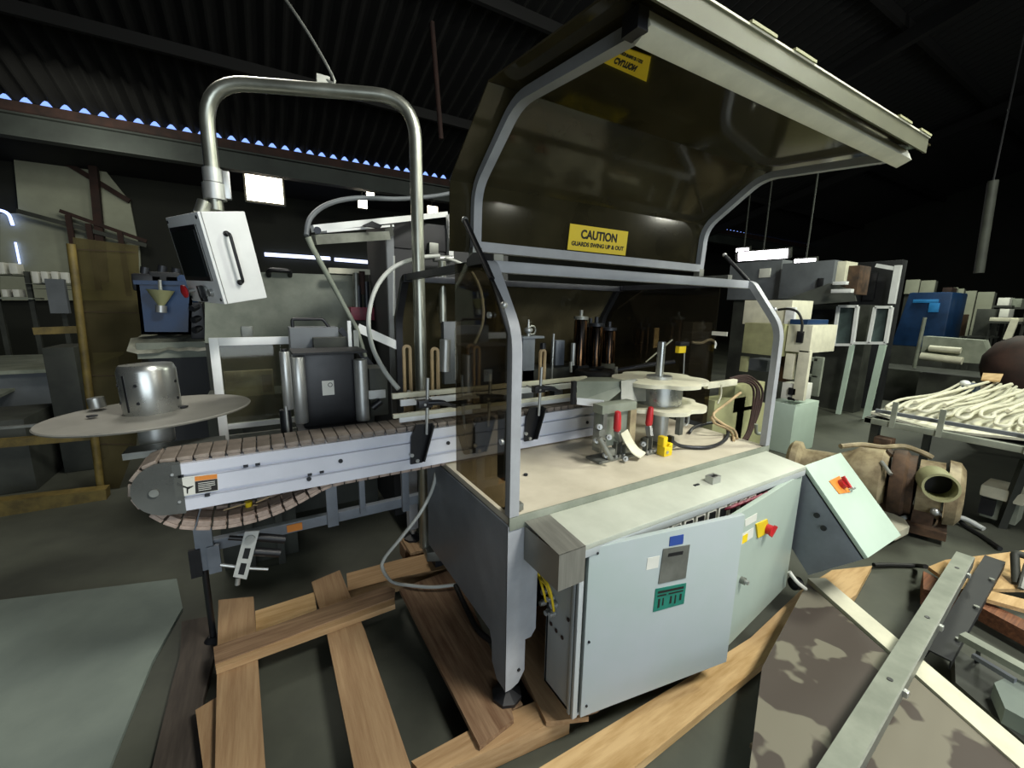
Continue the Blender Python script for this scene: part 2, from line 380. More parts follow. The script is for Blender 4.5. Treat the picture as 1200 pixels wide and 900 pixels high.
MB().cyl(c, (c[0], c[1], roof_z(c[1])-.07), .012, 6).build('hanger', 'black', cd)

# ------------------------------------------------------------------ labelling machine: base
def ribbon(b, path, t, x0, x1, side=0.0):                # plate or square tube that follows a path in the YZ plane
    P = [V((0, p[0], p[1])) if len(p) == 2 else V(p) for p in path]; L, R = [], []
    for i in range(len(P)):
        a = P[max(i-1, 0)]; c = P[min(i+1, len(P)-1)]; d1 = (P[i]-a) if i else (c-P[i]); d2 = (c-P[i]) if i < len(P)-1 else d1
        n1 = V((0, -d1.z, d1.y)).normalized(); n2 = V((0, -d2.z, d2.y)).normalized(); n = (n1+n2).normalized(); k = 1/max(0.5, n.dot(n1))
        L.append(P[i]+n*(side+t/2)*k); R.append(P[i]+n*(side-t/2)*k)
    poly = [(p.y, p.z) for p in L] + [(p.y, p.z) for p in R[::-1]]
    # build as strips so concave outlines stay clean
    m = len(L); vs = [[b.bm.verts.new((x, q.y, q.z)) for q in row] for x in (x0, x1) for row in (L, R)]
    l0, r0, l1, r1 = vs
    for i in range(m-1):
        for f in ([l0[i], l0[i+1], r0[i+1], r0[i]], [l1[i], r1[i], r1[i+1], l1[i+1]], [l0[i], l1[i], l1[i+1], l0[i+1]], [r0[i], r0[i+1], r1[i+1], r1[i]]): b.bm.faces.new(f)
    b.bm.faces.new([l0[0], r0[0], r1[0], l1[0]]); b.bm.faces.new([l0[-1], l1[-1], r1[-1], r0[-1]])
    return b
XL, XR, YF, YB, ZT = 0.72, 2.44, 1.20, 2.62, 0.932
lm = thing('labelling_machine', 'grey labelling machine base with a wide beige table top on the pallet', 'machine', (1.58, 1.9, 0.12))
MB().box((XL+0.005, YF+0.004, 0.905), (XR, YB, ZT), 0.002).build('table_top', 'cream_table', lm)
MB().box((XL, YF-0.006, 0.888), (XR, YF+0.004, 0.938), 0.001).build('table_lip', 'weathered_grey', lm)
MB().prism([(YF, .904), (2.06, .904), (2.06, .38), (1.335, .38), (1.315, .34), (1.31, .25), (1.27, .2), (YF, .2)], 'x', XL-0.004, XL+0.004).build('side_panel', 'panel_grey', lm)
MB().prism([(YF, .904), (YB, .904), (YB, .2), (2.52, .2), (2.50, .38), (1.335, .38), (1.31, .25), (1.27, .2), (YF, .2)], 'x', XR-0.004, XR+0.004).build('side_panel', 'panel_grey', lm)
MB().prism([(XL-.004, .904), (.852, .904), (.852, .43), (.83, .40), (.803, .40), (.803, .26), (.775, .215), (.74, .2), (XL-.004, .2)], 'y', YF-.002, YF+.004).build('leg', 'frame_grey', lm)
MB().prism([(XR, .904), (2.31, .904), (2.31, .43), (2.33, .40), (2.36, .40), (2.36, .26), (2.40, .2), (XR, .2)], 'y', YF-.002, YF+.004).build('leg', 'frame_grey', lm)
MB().box((.76, YB-.06, .2), (.82, YB, .904)).build('leg', 'frame_grey', lm)
MB().box((2.36, YB-.06, .2), (2.42, YB, .904)).build('leg', 'frame_grey', lm)
MB().box((.86, 1.25, .80), (2.3, 1.30, .904)).build('cross_rail', 'panel_grey', lm)
MB().box((.74, 2.50, .78), (2.42, 2.56, .904)).build('cross_rail', 'panel_grey', lm)
for fx, fy in ((.752, 1.248), (2.40, 1.248), (.79, 2.59), (2.39, 2.59)):
    f = MB().lathe([(0, .12), (.062, .12), (.062, .134), (.03, .150), (.02, .156), (0, .156)], (fx, fy, 0), n=8).build('foot', 'black', lm, smooth=False)
    MB().lathe([(.014, .15), (.014, .175), (.024, .176), (.024, .192), (.014, .193), (.014, .24)], (fx, fy, 0), n=12).build('stud', 'steel', f)
for q in ((0.9922,1.5109,0.9330),): MB().cyl(q, (q[0], q[1], .94), .010, 16).build('bolt', 'dark_steel', lm)
MB().cyl((.775, YF-.002, .275), (.775, YF-.006, .275), .007, 12).build('bolt', 'dark_steel', lm)
# small clamp block on the corner of the table, by the post
MB().box((.745, 1.225, .938), (.80, 1.275, .965), .004).build('corner_block', 'zinc', lm)

# stainless box open towards the cabinet
sb = thing('cover_box', 'brushed stainless steel cover box at the corner between table and cabinet', 'box', (.845, 1.10, .76))
MB().box((.785, .983, .757), (.787, 1.193, .892)).build('side_plate', 'brushed', sb)
MB().box((.787, .983, .757), (.899, .985, .892)).build('front_plate', 'brushed', sb)
MB().hexa([(.785,.983,.890),(.897,.983,.890),(.897,1.193,.908),(.785,1.193,.908),(.785,.983,.892),(.897,.983,.892),(.897,1.193,.911),(.785,1.193,.911)]).build('top_plate', 'brushed', sb)

# ------------------------------------------------------------------ electrical cabinet hung on the front
ec = thing('electrical_cabinet', 'pale grey electrical cabinet with two half open doors under the table', 'cabinet', (1.65, 1.1, .165))
b = MB(); b.box((.900, 1.005, .165), (.912, 1.192, .868)); b.box((2.393, 1.005, .165), (2.405, 1.192, .868))
b.box((.900, 1.182, .165), (2.405, 1.194, .868)); b.box((.900, 1.005, .165), (2.405, 1.194, .177))
b.build('body', 'cabinet', ec)
MB().hexa([(.896,.985,.871),(2.41,.985,.871),(2.41,1.193,.885),(.896,1.193,.885),(.896,.985,.892),(2.41,.985,.892),(2.41,1.193,.912),(.896,1.193,.912)], .003).build('top', 'top_plate', ec)
MB().box((.896, .985, .842), (2.41, .998, .871), .001).build('fascia', 'cabinet', ec)
MB().box((.893, 1.022, .165), (.900, 1.036, .868), .002).build('hinge_strip', 'cabinet', ec)
MB().box((.893, 1.000, .165), (.915, 1.014, .845), .003).build('door_frame', 'cabinet', ec)
DL0, DL1 = V((.925, .992, 0)), V((1.652, .866, 0)); DR0, DR1 = V((2.42, 1.000, 0)), V((1.641, .900, 0))
def door(name, a, c, z0, z1, t, m):
    d = (c-a).normalized(); n = V((0,0,1)).cross(d).normalized()
    if n.y < 0: n = -n
    return MB().hexa([tuple(p+V((0,0,z))) for z in (z0, z1) for p in (a, c, c+n*t, a+n*t)], .003).build(name, m, ec)
dl = door('door', DL0, DL1, .165, .866, .022, 'cabinet_door')
dr = door('door', DR0, DR1, .170, .845, .022, 'cabinet_door_tint')
def plate(corners, t, name, m, parent, out):              # thin plate whose corners lie on a surface, raised by t along out
    return MB().slab(corners, t, out).build(name, m, parent)
nL = (-.171, -.985, 0); nR = (.127, -.992, 0)
plate([(1.2718,0.9319,0.8434), (1.3369,0.9206,0.8412), (1.3373,0.9205,0.8016), (1.2719,0.9319,0.8044)], .002, 'blue_label', 'blue_label', dl, nL)
dw = plate([(1.2445,0.9366,0.7996), (1.3718,0.9146,0.7908), (1.3674,0.9153,0.6476), (1.2351,0.9383,0.6542)], .003, 'display_plate', 'zinc', dl, nL)
plate([(1.2709,0.9321,0.7761), (1.3406,0.9200,0.7719), (1.3381,0.9204,0.7579), (1.2683,0.9325,0.7623)], .0045, 'display_slot', 'black', dw, nL)
gl = plate([(1.2250,0.9400,0.6348), (1.3745,0.9141,0.6232), (1.3721,0.9145,0.5322), (1.2224,0.9405,0.5355)], .002, 'green_label', 'green_label', dl, nL)
def on(c, u, v):                                          # bilinear point on a quad TL,TR,BR,BL
    a = V(c[0]).lerp(V(c[1]), u); d = V(c[3]).lerp(V(c[2]), u); return a.lerp(d, v)
GQ = [(1.2250,0.9400,0.6348), (1.3745,0.9141,0.6232), (1.3721,0.9145,0.5322), (1.2224,0.9405,0.5355)]
lines = MB(); nv = V(nL)*.0025
for u0, u1, v0, v1 in ((.08,.92,.12,.22), (.08,.36,.30,.36), (.44,.92,.30,.36), (.12,.18,.46,.86), (.26,.30,.46,.80), (.50,.56,.46,.80), (.66,.70,.46,.86), (.82,.88,.46,.76)):
    lines.slab([on(GQ,u0,v0)+nv, on(GQ,u1,v0)+nv, on(GQ,u1,v1)+nv, on(GQ,u0,v1)+nv], .0006, nL)
lines.build('print', 'print_black', gl)
plate([(1.1766,0.9484,0.7755), (1.2313,0.9389,0.7740), (1.2282,0.9394,0.7247), (1.1733,0.9490,0.7268)], .001, 'faded_sticker', 'white_label', dl, nL)
for q in ((0.9429,0.9889,0.4903), (0.9477,0.9881,0.2109), (0.9569,0.9865,0.8441)):
    MB().cyl(q, V(q)+V(nL)*.004, .005, 10).build('screw', 'dark_steel', dl)
# right door: rotary isolator, warning sticker, key latch
yp = plate([(1.8640,0.9286,0.7377), (1.9897,0.9448,0.7222), (2.0342,0.9505,0.6408), (1.9056,0.9340,0.6551)], .006, 'isolator_plate', 'yellow', dr, nR)
c = V((1.9952,0.9455,0.6720)); MB().cyl(c, c+V(nR)*.03, .024, 16).build('isolator_knob', 'red', yp)
MB().bar(c+V(nR)*.034+V((-.02,0,-.02)), c+V(nR)*.034+V((.02,0,.02)), .012, .014, nR).build('isolator_grip', 'red', yp)
st = plate([(1.7279,0.9112,0.7346), (1.8495,0.9268,0.7257), (1.8540,0.9273,0.6777), (1.7338,0.9119,0.6796)], .0015, 'warning_sticker', 'white_label', dr, nR)
plate([(1.7392,0.9126,0.7225), (1.7905,0.9192,0.7189), (1.7927,0.9195,0.6787), (1.7411,0.9129,0.6830)], .0022, 'warning_symbol', 'yellow_sign', st, nR)
plate([(1.7445,0.9133,0.7974), (1.8668,0.9290,0.7912), (1.8687,0.9292,0.7529), (1.7538,0.9145,0.7621)], .0015, 'white_sticker', 'white_label', dr, nR)
c = V((1.7814,0.9180,0.4925)); k = MB().cyl(c, c+V(nR)*.02, .016, 16).build('latch', 'zinc', dr)
MB().cyl(c+V(nR)*.02, c+V(nR)*.034, .010, 12).build('latch_key', 'steel', k)
# terminal row and wiring seen through the gap above the doors
MB().box((1.15, 1.175, .775), (2.3, 1.180, .81)).build('mounting_rail', 'zinc', ec)
for i in range(9):
    x = 1.28+i*.078
    k = MB().box((x, .99, .755), (x+.062, 1.175, .838), .003).build('contactor', 'white_label', ec)
    MB().box((x+.012, .985, .79), (x+.05, .99, .83)).build('contactor_face', 'black', k)
w = MB()
for i in range(6):
    x = 1.70+i*.05; w.tube(spline([(x,1.02,.80),(x+.02,.975,.83),(x+.07,.97,.838),(x+.11,1.02,.80)], 4), .007, 6)
w.build('wiring', 'maroon', ec)
# cable glands and yellow leads on the cabinet's left face, holes punched below them
for i, q in enumerate(((0.8980,1.2020,0.5283), (0.8980,1.1532,0.5801), (0.8980,1.1662,0.5108), (0.8980,1.1303,0.5658), (0.8980,1.1932,0.5838), (0.8980,1.1387,0.5226))):
    g = MB().lathe([(0,0), (.013,0), (.013,.014), (.010,.015), (.010,.026), (0,.026)], q, (-1,0,0), 10).build('cable_gland', 'steel', ec)
b = MB()
for q in ((0.8980,1.1042,0.6632), (0.8980,1.0604,0.6207)): pass
for q in ((0.8985,1.1582,0.4590), (0.8985,1.1243,0.4537), (0.8985,1.0864,0.4525), (0.8985,1.0565,0.5518)):
    MB().cyl(q, (q[0]-.003, q[1], q[2]), .008, 10).build('hole_plug', 'rust', ec)
w = MB()
for a, c, d in (((0.8800,1.1723,0.5554), (0.8600,1.1704,0.6201), (0.8700,1.2093,0.6440)), ((0.8800,1.1460,0.5917), (0.8600,1.1493,0.6483), (0.8700,1.2213,0.6443)), ((0.8800,1.1216,0.5494), (0.8500,1.1141,0.6601), (0.8600,1.1849,0.6772))):
    w.tube(spline([a, c, d, (d[0], d[1]+.03, d[2]+.05)], 5), .005, 6)
w.build('yellow_lead', 'yellow', ec)

# ------------------------------------------------------------------ tilted isolator box at the right end
tb = thing('isolator_box', 'tilted pale green box with red switch beyond the cabinet right end', 'box', (2.66, .82, .28))
F0, F1 = V((2.452, 1.010, .880)), V((2.452, .684, .518)); FX = V((.42, 0, 0)); DN = V((0, .232, -.236)); fn = V((0, -.702, .712)).normalized()
e = DN.normalized()
bd = MB().hexa([tuple(p) for p in (F0+e*.03, F0+FX+e*.03, F0+FX+DN, F0+DN, F1+e*.03, F1+FX+e*.03, F1+FX+DN, F1+DN)], .003).build('body', 'panel_grey', tb)
MB().hexa([tuple(p) for p in (F0+e*.02+V((.006,0,0)), F0+FX+e*.02-V((.006,0,0)), F0+FX+e*.03-V((.006,0,0)), F0+e*.03+V((.006,0,0)), F1+e*.02+V((.006,0,0)), F1+FX+e*.02-V((.006,0,0)), F1+FX+e*.03-V((.006,0,0)), F1+e*.03+V((.006,0,0)))]).build('lid_gap', 'black_rubber', tb)  # black strip colours in the shade of the gap under the lid
lid = MB().hexa([tuple(p) for p in (F0, F0+FX, F0+FX+e*.02, F0+e*.02, F1, F1+FX, F1+FX+e*.02, F1+e*.02)], .002).build('lid', 'pale_green', tb)
q = [V(p) for p in ((2.5631,0.9338,0.7953), (2.6883,0.9364,0.7982), (2.6841,0.8738,0.7288), (2.5745,0.8837,0.7397))]
sw = MB().slab(q, .004, fn).build('switch_plate', 'orange', lid)
c = V((2.6484,0.9085,0.7673)); MB().cyl(c, c+fn*.028, .024, 18).build('switch_knob', 'red', sw)
MB().bar(c+fn*.034+V((0,.02,.025)), c+fn*.034-V((0,.02,.025)), .014, .016, fn).build('switch_grip', 'red', sw)
c = V((2.6851,0.8835,0.7395)); MB().tube(rounded([c, c+fn*.03, c+fn*.03+V((.03,0,-.01)), c+V((.03,0,-.01))], .01), .004, 8).build('padlock_hasp', 'steel', lid)
for q in ((2.4480,0.9196,0.6332), (2.4480,0.8808,0.5789)):
    k = MB().cyl((2.452, q[1], q[2]), (2.444, q[1], q[2]), .014, 14).build('knockout', 'black', bd)

# ------------------------------------------------------------------ fixed lower guard
lg = thing('lower_guard', 'fixed smoked lower guard with grey bent corner posts on the table', 'guard', (1.58, 1.9, ZT))
front = rounded([(0,1.212,.94), (0,1.212,1.60), (0,1.388,1.838), (0,1.43,1.845)], .07)
back = rounded([(0,2.60,.94), (0,2.60,1.60), (0,2.44,1.838), (0,2.38,1.845)], .07)
for x in (XL, XR-.04):
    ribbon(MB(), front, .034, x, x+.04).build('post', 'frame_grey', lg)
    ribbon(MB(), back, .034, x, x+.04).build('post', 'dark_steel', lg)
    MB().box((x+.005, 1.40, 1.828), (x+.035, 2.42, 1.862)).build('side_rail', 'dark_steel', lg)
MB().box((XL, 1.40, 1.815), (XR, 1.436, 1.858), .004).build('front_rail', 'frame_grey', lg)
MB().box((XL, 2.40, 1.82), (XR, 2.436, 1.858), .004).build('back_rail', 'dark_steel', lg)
MB().prism([(1.385,1.842), (1.53,1.842), (1.53,1.868), (1.47,1.888), (1.40,1.880)], 'x', XL-.012, XL+.03).build('corner_cap', 'black', lg)
MB().prism([(1.225, .962), (1.225, 1.60), (1.39, 1.848), (1.655, 1.862), (1.655, .962)], 'x', XL-.008, XL-.002).build('end_panel', 'smoke_thin', lg)
MB().prism([(1.60, .962), (1.60, 1.848), (2.42, 1.848), (2.585, 1.60), (2.585, .962)], 'x', XR+.002, XR+.008).build('end_panel', 'smoke_thin', lg)
ribbon(MB(), [(0,2.622,.95), (0,2.622,1.605), (0,2.455,1.845)], .005, XL, XR).build('back_panel', 'smoke', lg)
for y, z in ((1.30, 1.66), (1.20, 1.22)):
    MB().cyl((XL-.012, y+.03, z), (XL-.022, y+.03, z), .011, 12).build('bolt', 'steel', lg)
MB().box((XL+.004, 1.25, 1.06), (XL+.03, 1.30, 1.32), .003).build('sensor_strip', 'panel_grey', lg)

# ------------------------------------------------------------------ swung-up hood
HX0, HX1, SX0, SX1 = .797, 2.272, .690, 2.305
hd = thing('guard_hood', 'swung up smoked guard hood with grey tube frame above the table', 'guard', (1.57, 1.63, 1.93))
hpath = rounded([(0,1.634,1.925), (0,1.622,2.16), (0,1.313,2.366), (0,.752,2.312)], .075)
for x in (HX0-.018, HX1-.018):
    ribbon(MB(), hpath, .032, x, x+.036).build('frame_tube', 'frame_grey', hd)
MB().bar((HX0, 1.634, 1.933), (HX1, 1.634, 1.933), .036, .040).build('bottom_rail', 'frame_grey', hd)
MB().bar((HX0-.02, .765, 2.305), (HX1+.02, .765, 2.305), .05, .045, (0,.45,1), bevel=.003).build('top_rail', 'cream_plastic', hd)
MB().box((HX0-.05, .742, 2.285), (HX0-.018, .79, 2.33)).build('end_cap', 'black', hd)
spath = [(0,1.637,1.91), (0,1.625,2.168), (0,1.316,2.376), (0,.69,2.316)]
sh = ribbon(MB(), spath, .006, SX0, SX1, -.022).build('smoked_sheet', 'smoke_hood', hd, smooth=False)
MB().box((SX0, .684, 2.300), (2.262, .690, 2.352)).build('edge_strip', 'strip_olive', hd)
MB().box((SX0, .680, 2.352), (2.262, .692, 2.357)).build('strip_rim', 'cream_plastic', hd)
for x in (1.05, 1.25, 1.95, 2.15):
    MB().box((x, .676, 2.357), (x+.11, .70, 2.364)).build('edge_clip', 'olive_beige', hd)
for x in (HX0, HX1):
    MB().box((x-.02, 1.435, 1.862), (x+.02, 1.652, 1.885)).build('hinge_arm', 'zinc', hd)
    k = MB().box((x-.022, 1.615, 1.885), (x+.022, 1.655, 1.93), .004).build('hinge', 'zinc', hd)
for x, t0, t1 in ((XL-.012, (1.545, 2.015), (1.235, 1.695)), (XR+.014, (1.60, 2.02), (1.27, 1.70))):
    a = V((x, t0[0], t0[1])); c = V((x, t1[0], t1[1])); mid = a.lerp(c, .72)
    s = MB().cyl(a, mid, .011, 14).build('gas_strut', 'black', hd)
    MB().cyl(mid, c, .006, 10).build('strut_rod', 'black', s)
    MB().ball(a, .013).build('strut_joint', 'steel', s); MB().ball(c, .013).build('strut_joint', 'steel', s)
# caution signs
def caution(c, out, up_flip, name):
    s = MB().slab(c, .002, out).build(name, 'yellow_sign', hd, smooth=False)
    TL, TR, BR, BL = [V(p) for p in c]
    X = ((TR-TL)+(BR-BL)).normalized(); Y = ((TL-BL)+(TR-BR)).normalized()*(-1 if up_flip else 1)
    w_ = (TR-TL).length; h_ = (TL-BL).length; Z = V(out).normalized()
    def Mx(u, v):
        o = TL.lerp(TR, u).lerp(BL.lerp(BR, u), v) + Z*.0024
        return Matrix(((X.x, Y.x, Z.x, o.x), (X.y, Y.y, Z.y, o.y), (X.z, Y.z, Z.z, o.z), (0,0,0,1)))
    a, d = (.36, .74) if not up_flip else (.64, .26)
    text('CAUTION', h_*.47, 'print_black', s, Mx(.5, a), 'sign_lettering', bold=.0022, fit=w_*(.62 if not up_flip else .70))
    text('GUARDS SWING UP & OUT', h_*.225, 'print_black', s, Mx(.5, d), 'sign_lettering', bold=.0012, fit=w_*(.90 if not up_flip else .8))
    return s
caution([(1.2990,1.6480,2.0820), (1.6815,1.6480,2.0841), (1.6710,1.6480,1.9639), (1.2872,1.6480,1.9629)], (0,-1,0), False, 'caution_sign')
caution([(0.8314,0.8970,2.3499), (0.9469,0.8855,2.3488), (1.0484,0.9922,2.3590), (0.8393,0.9858,2.3584)], (0,.09,-1), True, 'caution_sign')

# ------------------------------------------------------------------ conveyor
cv = thing('chain_conveyor', 'white aluminium slat chain conveyor running through the machine', 'conveyor', (.6, 1.9, .85))
prof = [(1.81,.942),(1.81,.988),(1.806,.990),(1.822,.990),(1.822,1.003),(1.81,1.003),(1.81,1.065),(1.806,1.067),(1.822,1.067),(1.822,1.080),(1.81,1.080),(1.81,1.120),(1.99,1.120),(1.99,.942)]
MB().prism(prof, 'x', -.305, 1.69).build('beam', 'white_alu', cv)
NX, NZ, NR = -.325, 1.038, .098
oc = [(NX+NR*math.cos(a), NZ+NR*math.sin(a)) for a in [math.radians(90+i*15) for i in range(13)]] + [(-.28, .935), (-.28, 1.13)]
for y in (1.806, 1.986):
    k = MB().prism(oc, 'y', y, y+.008).build('end_plate', 'acrylic_end', cv)
    MB().cyl((NX-.035, y, NZ-.006), (NX-.035, y-.008, NZ-.006), .014, 14).build('end_bolt', 'zinc', k)
    for dx, dz in ((-.01,.05), (.0,-.055)): MB().cyl((NX+dx+.03, y, NZ+dz), (NX+dx+.03, y-.004, NZ+dz), .005, 8).build('end_screw', 'steel', k)
MB().cyl((NX, 1.82, NZ), (NX, 1.98, NZ), .055, 20).build('end_roller', 'dark_steel', cv)
path = [(1.70, 1.128), (NX, 1.128)]
path += [(NX+.095*math.cos(a), NZ-.0+.092*math.sin(a)) for a in [math.radians(90+i*15) for i in range(1, 11)]]
path += [(p.x, p.z) for p in spline([(-.385,0,.955), (-.325,0,.895), (-.25,0,.862), (-.16,0,.846), (-.07,0,.848), (.03,0,.868), (.11,0,.898), (.19,0,.928), (.26,0,.936)], 6)]
path += [(1.70, .936)]
P2 = [V((p[0], 0, p[1])) for p in path]; pitch = .0492
def slat_mesh(m):
    b = MB(); b.box((-.0225, -.078, 0), (.0225, .078, .014), .003); b.box((-.018, -.03, -.016), (.022, .03, 0)); b.box((-.019, -.077, -.022), (.0205, -.060, 0), .003); b.box((-.019, .060, -.022), (.0205, .077, 0), .003)
    bm = b.bm; bmesh.ops.recalc_face_normals(bm, faces=bm.faces[:]); me = bpy.data.meshes.new('chain_slat'); bm.to_mesh(me); bm.free(); me.materials.append(MATS[m]); return me
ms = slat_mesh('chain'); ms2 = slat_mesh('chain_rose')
acc = 0; i = 0; nslat = 0
while i < len(P2)-1:
    seg = P2[i+1]-P2[i]; L = seg.length
    while acc <= L:
        p = P2[i]+seg*(acc/L); t = seg.normalized(); n = V((t.z, 0, -t.x))
        Yv = V((0,1,0)); T2 = Yv.cross(n)
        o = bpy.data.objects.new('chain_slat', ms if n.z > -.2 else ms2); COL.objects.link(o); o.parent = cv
        o.matrix_local = Matrix(((T2.x,0,n.x,p.x-ORG[cv.name].x),(T2.y,1,n.y,1.905-ORG[cv.name].y),(T2.z,0,n.z,p.z-ORG[cv.name].z),(0,0,0,1)))
        nslat += 1; acc += pitch
    acc -= L; i += 1
# warning label on the beam
lb = MB().slab([(-0.3016,1.8085,1.0742), (-0.1753,1.8085,1.0668), (-0.1788,1.8085,1.0002), (-0.3055,1.8085,1.0007)], .0012, (0,-1,0)).build('warning_label', 'white_label', cv)
Q = [(-0.3013,1.8070,1.0747), (-0.1752,1.8070,1.0673), (-0.1786,1.8070,1.0007), (-0.3052,1.8070,1.0012)]
def lq(u0,u1,v0,v1,name,m,t=.0006): MB().slab([on(Q,u0,v0), on(Q,u1,v0), on(Q,u1,v1), on(Q,u0,v1)], t, (0,-1,0)).build(name, m, lb)
lq(.46,.985,.05,.30,'label_header','orange'); lq(.46,.985,.32,.97,'label_text_block','print_black')
k = MB()
for v in (.42,.52,.62,.72,.82): k.slab([on(Q,.53,v)-V((0,.0008,0)), on(Q,.93-.1*(v>.7),v)-V((0,.0008,0)), on(Q,.93-.1*(v>.7),v+.035)-V((0,.0008,0)), on(Q,.53,v+.035)-V((0,.0008,0))], .0004, (0,-1,0))
k.build('label_print', 'white_label', lb)
k = MB(); k.slab([on(Q,.06,.22), on(Q,.20,.46), on(Q,.30,.58), on(Q,.27,.62), on(Q,.05,.42)], .0006, (0,-1,0)); k.slab([on(Q,.26,.56), on(Q,.42,.52), on(Q,.42,.57), on(Q,.30,.68), on(Q,.29,.9), on(Q,.26,.9)], .0006, (0,-1,0))
k.build('hand_symbol', 'print_black', lb)
for q in ((0.2499,1.8100,1.0373), (0.7365,1.8100,1.0400), (0.1253,1.8100,0.9825), (1.6124,1.8100,1.0282)):
    MB().cyl((q[0], 1.81, q[2]), (q[0], 1.804, q[2]), .009, 12).build('beam_bolt', 'dark_steel', cv)
for q in ((-0.0862,1.8100,1.0778), (-0.0472,1.8100,1.0774), (0.1296,1.8100,1.0001), (0.1748,1.8100,1.0024), (-0.2823,1.8100,1.0762), (-0.2136,1.8100,0.9888)):
    MB().box((q[0]-.008, 1.806, q[2]-.005), (q[0]+.008, 1.81, q[2]+.005)).build('slot_nut', 'dark_steel', cv)
# support frame under the conveyor
b = MB(); zr = 0.5240
MB().box((-.32, 2.33, zr-.028), (.80, 2.37, zr+.028), .003).build('support_rail', 'panel_grey', cv)
k = MB().box((0.0404, 2.326, zr-.02), (0.1125, 2.33, zr+.02)).build('orange_sticker', 'orange', cv)
for px, w_ in ((240, .07), (389, .055), (424, .03), (474, .04)):
    q = {240: (-0.3079,2.3300,0.5443), 389: (0.2622,2.3300,0.5641), 424: (0.4207,2.3300,0.5763), 474: (0.6661,2.3300,0.5721)}[px]
    z0 = {240: .42, 389: 0.4917, 424: zr, 474: 0.4785}[px]
    MB().box((q[0]-w_/2, 2.30, z0), (q[0]+w_/2, 2.33, .93), .002).build('support_post', 'panel_grey', cv)
q = (-0.3198,2.3300,0.4893)
MB().cyl((q[0], 2.32, .05), (q[0], 2.32, .45), .014, 12).build('adjusting_leg', 'black', cv)
MB().lathe([(0,0.0),(.05,0.0),(.05,.02),(.02,.05),(0,.05)], (q[0], 2.32, .0), n=16).build('foot', 'black', cv)
MB().box((q[0]-.05, 2.29, .40), (q[0]-.005, 2.31, .54)).build('leg_clamp', 'black', cv)
MB().box((q[0]+.02, 2.29, .40), (q[0]+.07, 2.31, .54)).build('leg_clamp', 'panel_grey', cv)
# nose bridge plate on top, by the reel post
MB().box((-.47, 1.985, 1.11), (-.16, 2.08, 1.135)).build('bridge_plate', 'zinc', cv)

# guide rails and their slotted hangers
def rail(label, x0, x1, y, z, w_, h, m='cream_plastic', grp=None):
    return tag(MB().box((x0, y-w_/2, z-h/2), (x1, y+w_/2, z+h/2), .003).build('guide_rail', m), label, 'rail', grp)
rail('upper far cream guide rail above the conveyor chain', .515, 1.72, 1.96, 1.262, .02, .026)
rail('wide white guide strip just below the upper far rail', .545, 1.70, 1.93, 1.232, .016, .032, 'white_paint')
rail('lower near cream guide rail above the conveyor chain', .49, 1.70, 1.86, 1.190, .018, .02)
rail('white guide strip hung lowest over the conveyor chain', .525, 1.68, 1.885, 1.162, .016, .024, 'white_paint')
hp = [((0.6138,2.0200,1.4992), 'leftmost tan slotted hanger standing alone left of the steel pipe'), ((0.7435,1.9800,1.4858), 'tan slotted hanger just right of the upright steel pipe'), ((0.9782,2.0600,1.4890), 'tan slotted hanger partly hidden behind another, seen through smoked guard'), ((0.9749,1.9800,1.4868), 'front tan slotted hanger of the pair seen through smoked guard'), ((1.4035,1.9800,1.4530), 'olive tan slotted hanger with black knob right of the guard post')]
for q, lab in hp:
    h = thing('slotted_hanger', lab, 'bracket', (q[0], q[1], 1.15), None, 'slotted hangers of the guide rails')
    x, y, zt = q[0], q[1], q[2]; r = .022; out = [(x-r, 1.15)]+[(x+r*math.cos(a), zt-r+r*math.sin(a)) for a in [PI-i*PI/8 for i in range(9)]]+[(x+r, 1.15)]
    inn = [(x+.009, 1.20)]+[(x+.009*math.cos(a), zt-r+.009*math.sin(a)) for a in [i*PI/8 for i in range(9)]]+[(x-.009, 1.20)]
    b = MB(); vo0 = [b.bm.verts.new((p[0], y, p[1])) for p in out]; vo1 = [b.bm.verts.new((p[0], y+.014, p[1])) for p in out]
    inn = inn[::-1]; vi0 = [b.bm.verts.new((p[0], y, p[1])) for p in inn]; vi1 = [b.bm.verts.new((p[0], y+.014, p[1])) for p in inn]
    n = len(out)
    for i in range(n-1):
        b.bm.faces.new([vo0[i], vo0[i+1], vi0[i+1], vi0[i]]); b.bm.faces.new([vo1[i], vi1[i], vi1[i+1], vo1[i+1]])
        b.bm.faces.new([vo0[i], vo1[i], vo1[i+1], vo0[i+1]]); b.bm.faces.new([vi0[i], vi0[i+1], vi1[i+1], vi1[i]])
    b.bm.faces.new([vo0[0], vi0[0], vi0[-1], vo0[-1]]); b.bm.faces.new([vo1[0], vo1[-1], vi1[-1], vi1[0]])
    b.bm.faces.new([vo0[0], vo1[0], vi1[0], vi0[0]]); b.bm.faces.new([vo0[-1], vi0[-1], vi1[-1], vo1[-1]]); b.bm.faces.new([vi0[0], vi1[0], vi1[-1], vi0[-1]])
    b.build('slotted_arm', 'tan_plastic', h)
    MB().cyl((x, y-.012, 1.262), (x, y, 1.262), .012, 12).build('clamp_screw', 'steel', h)
    if 'knob' in lab: MB().cyl((x, y+.007, zt), (x, y+.007, zt+.035), .018, 12).build('knob', 'black', h)
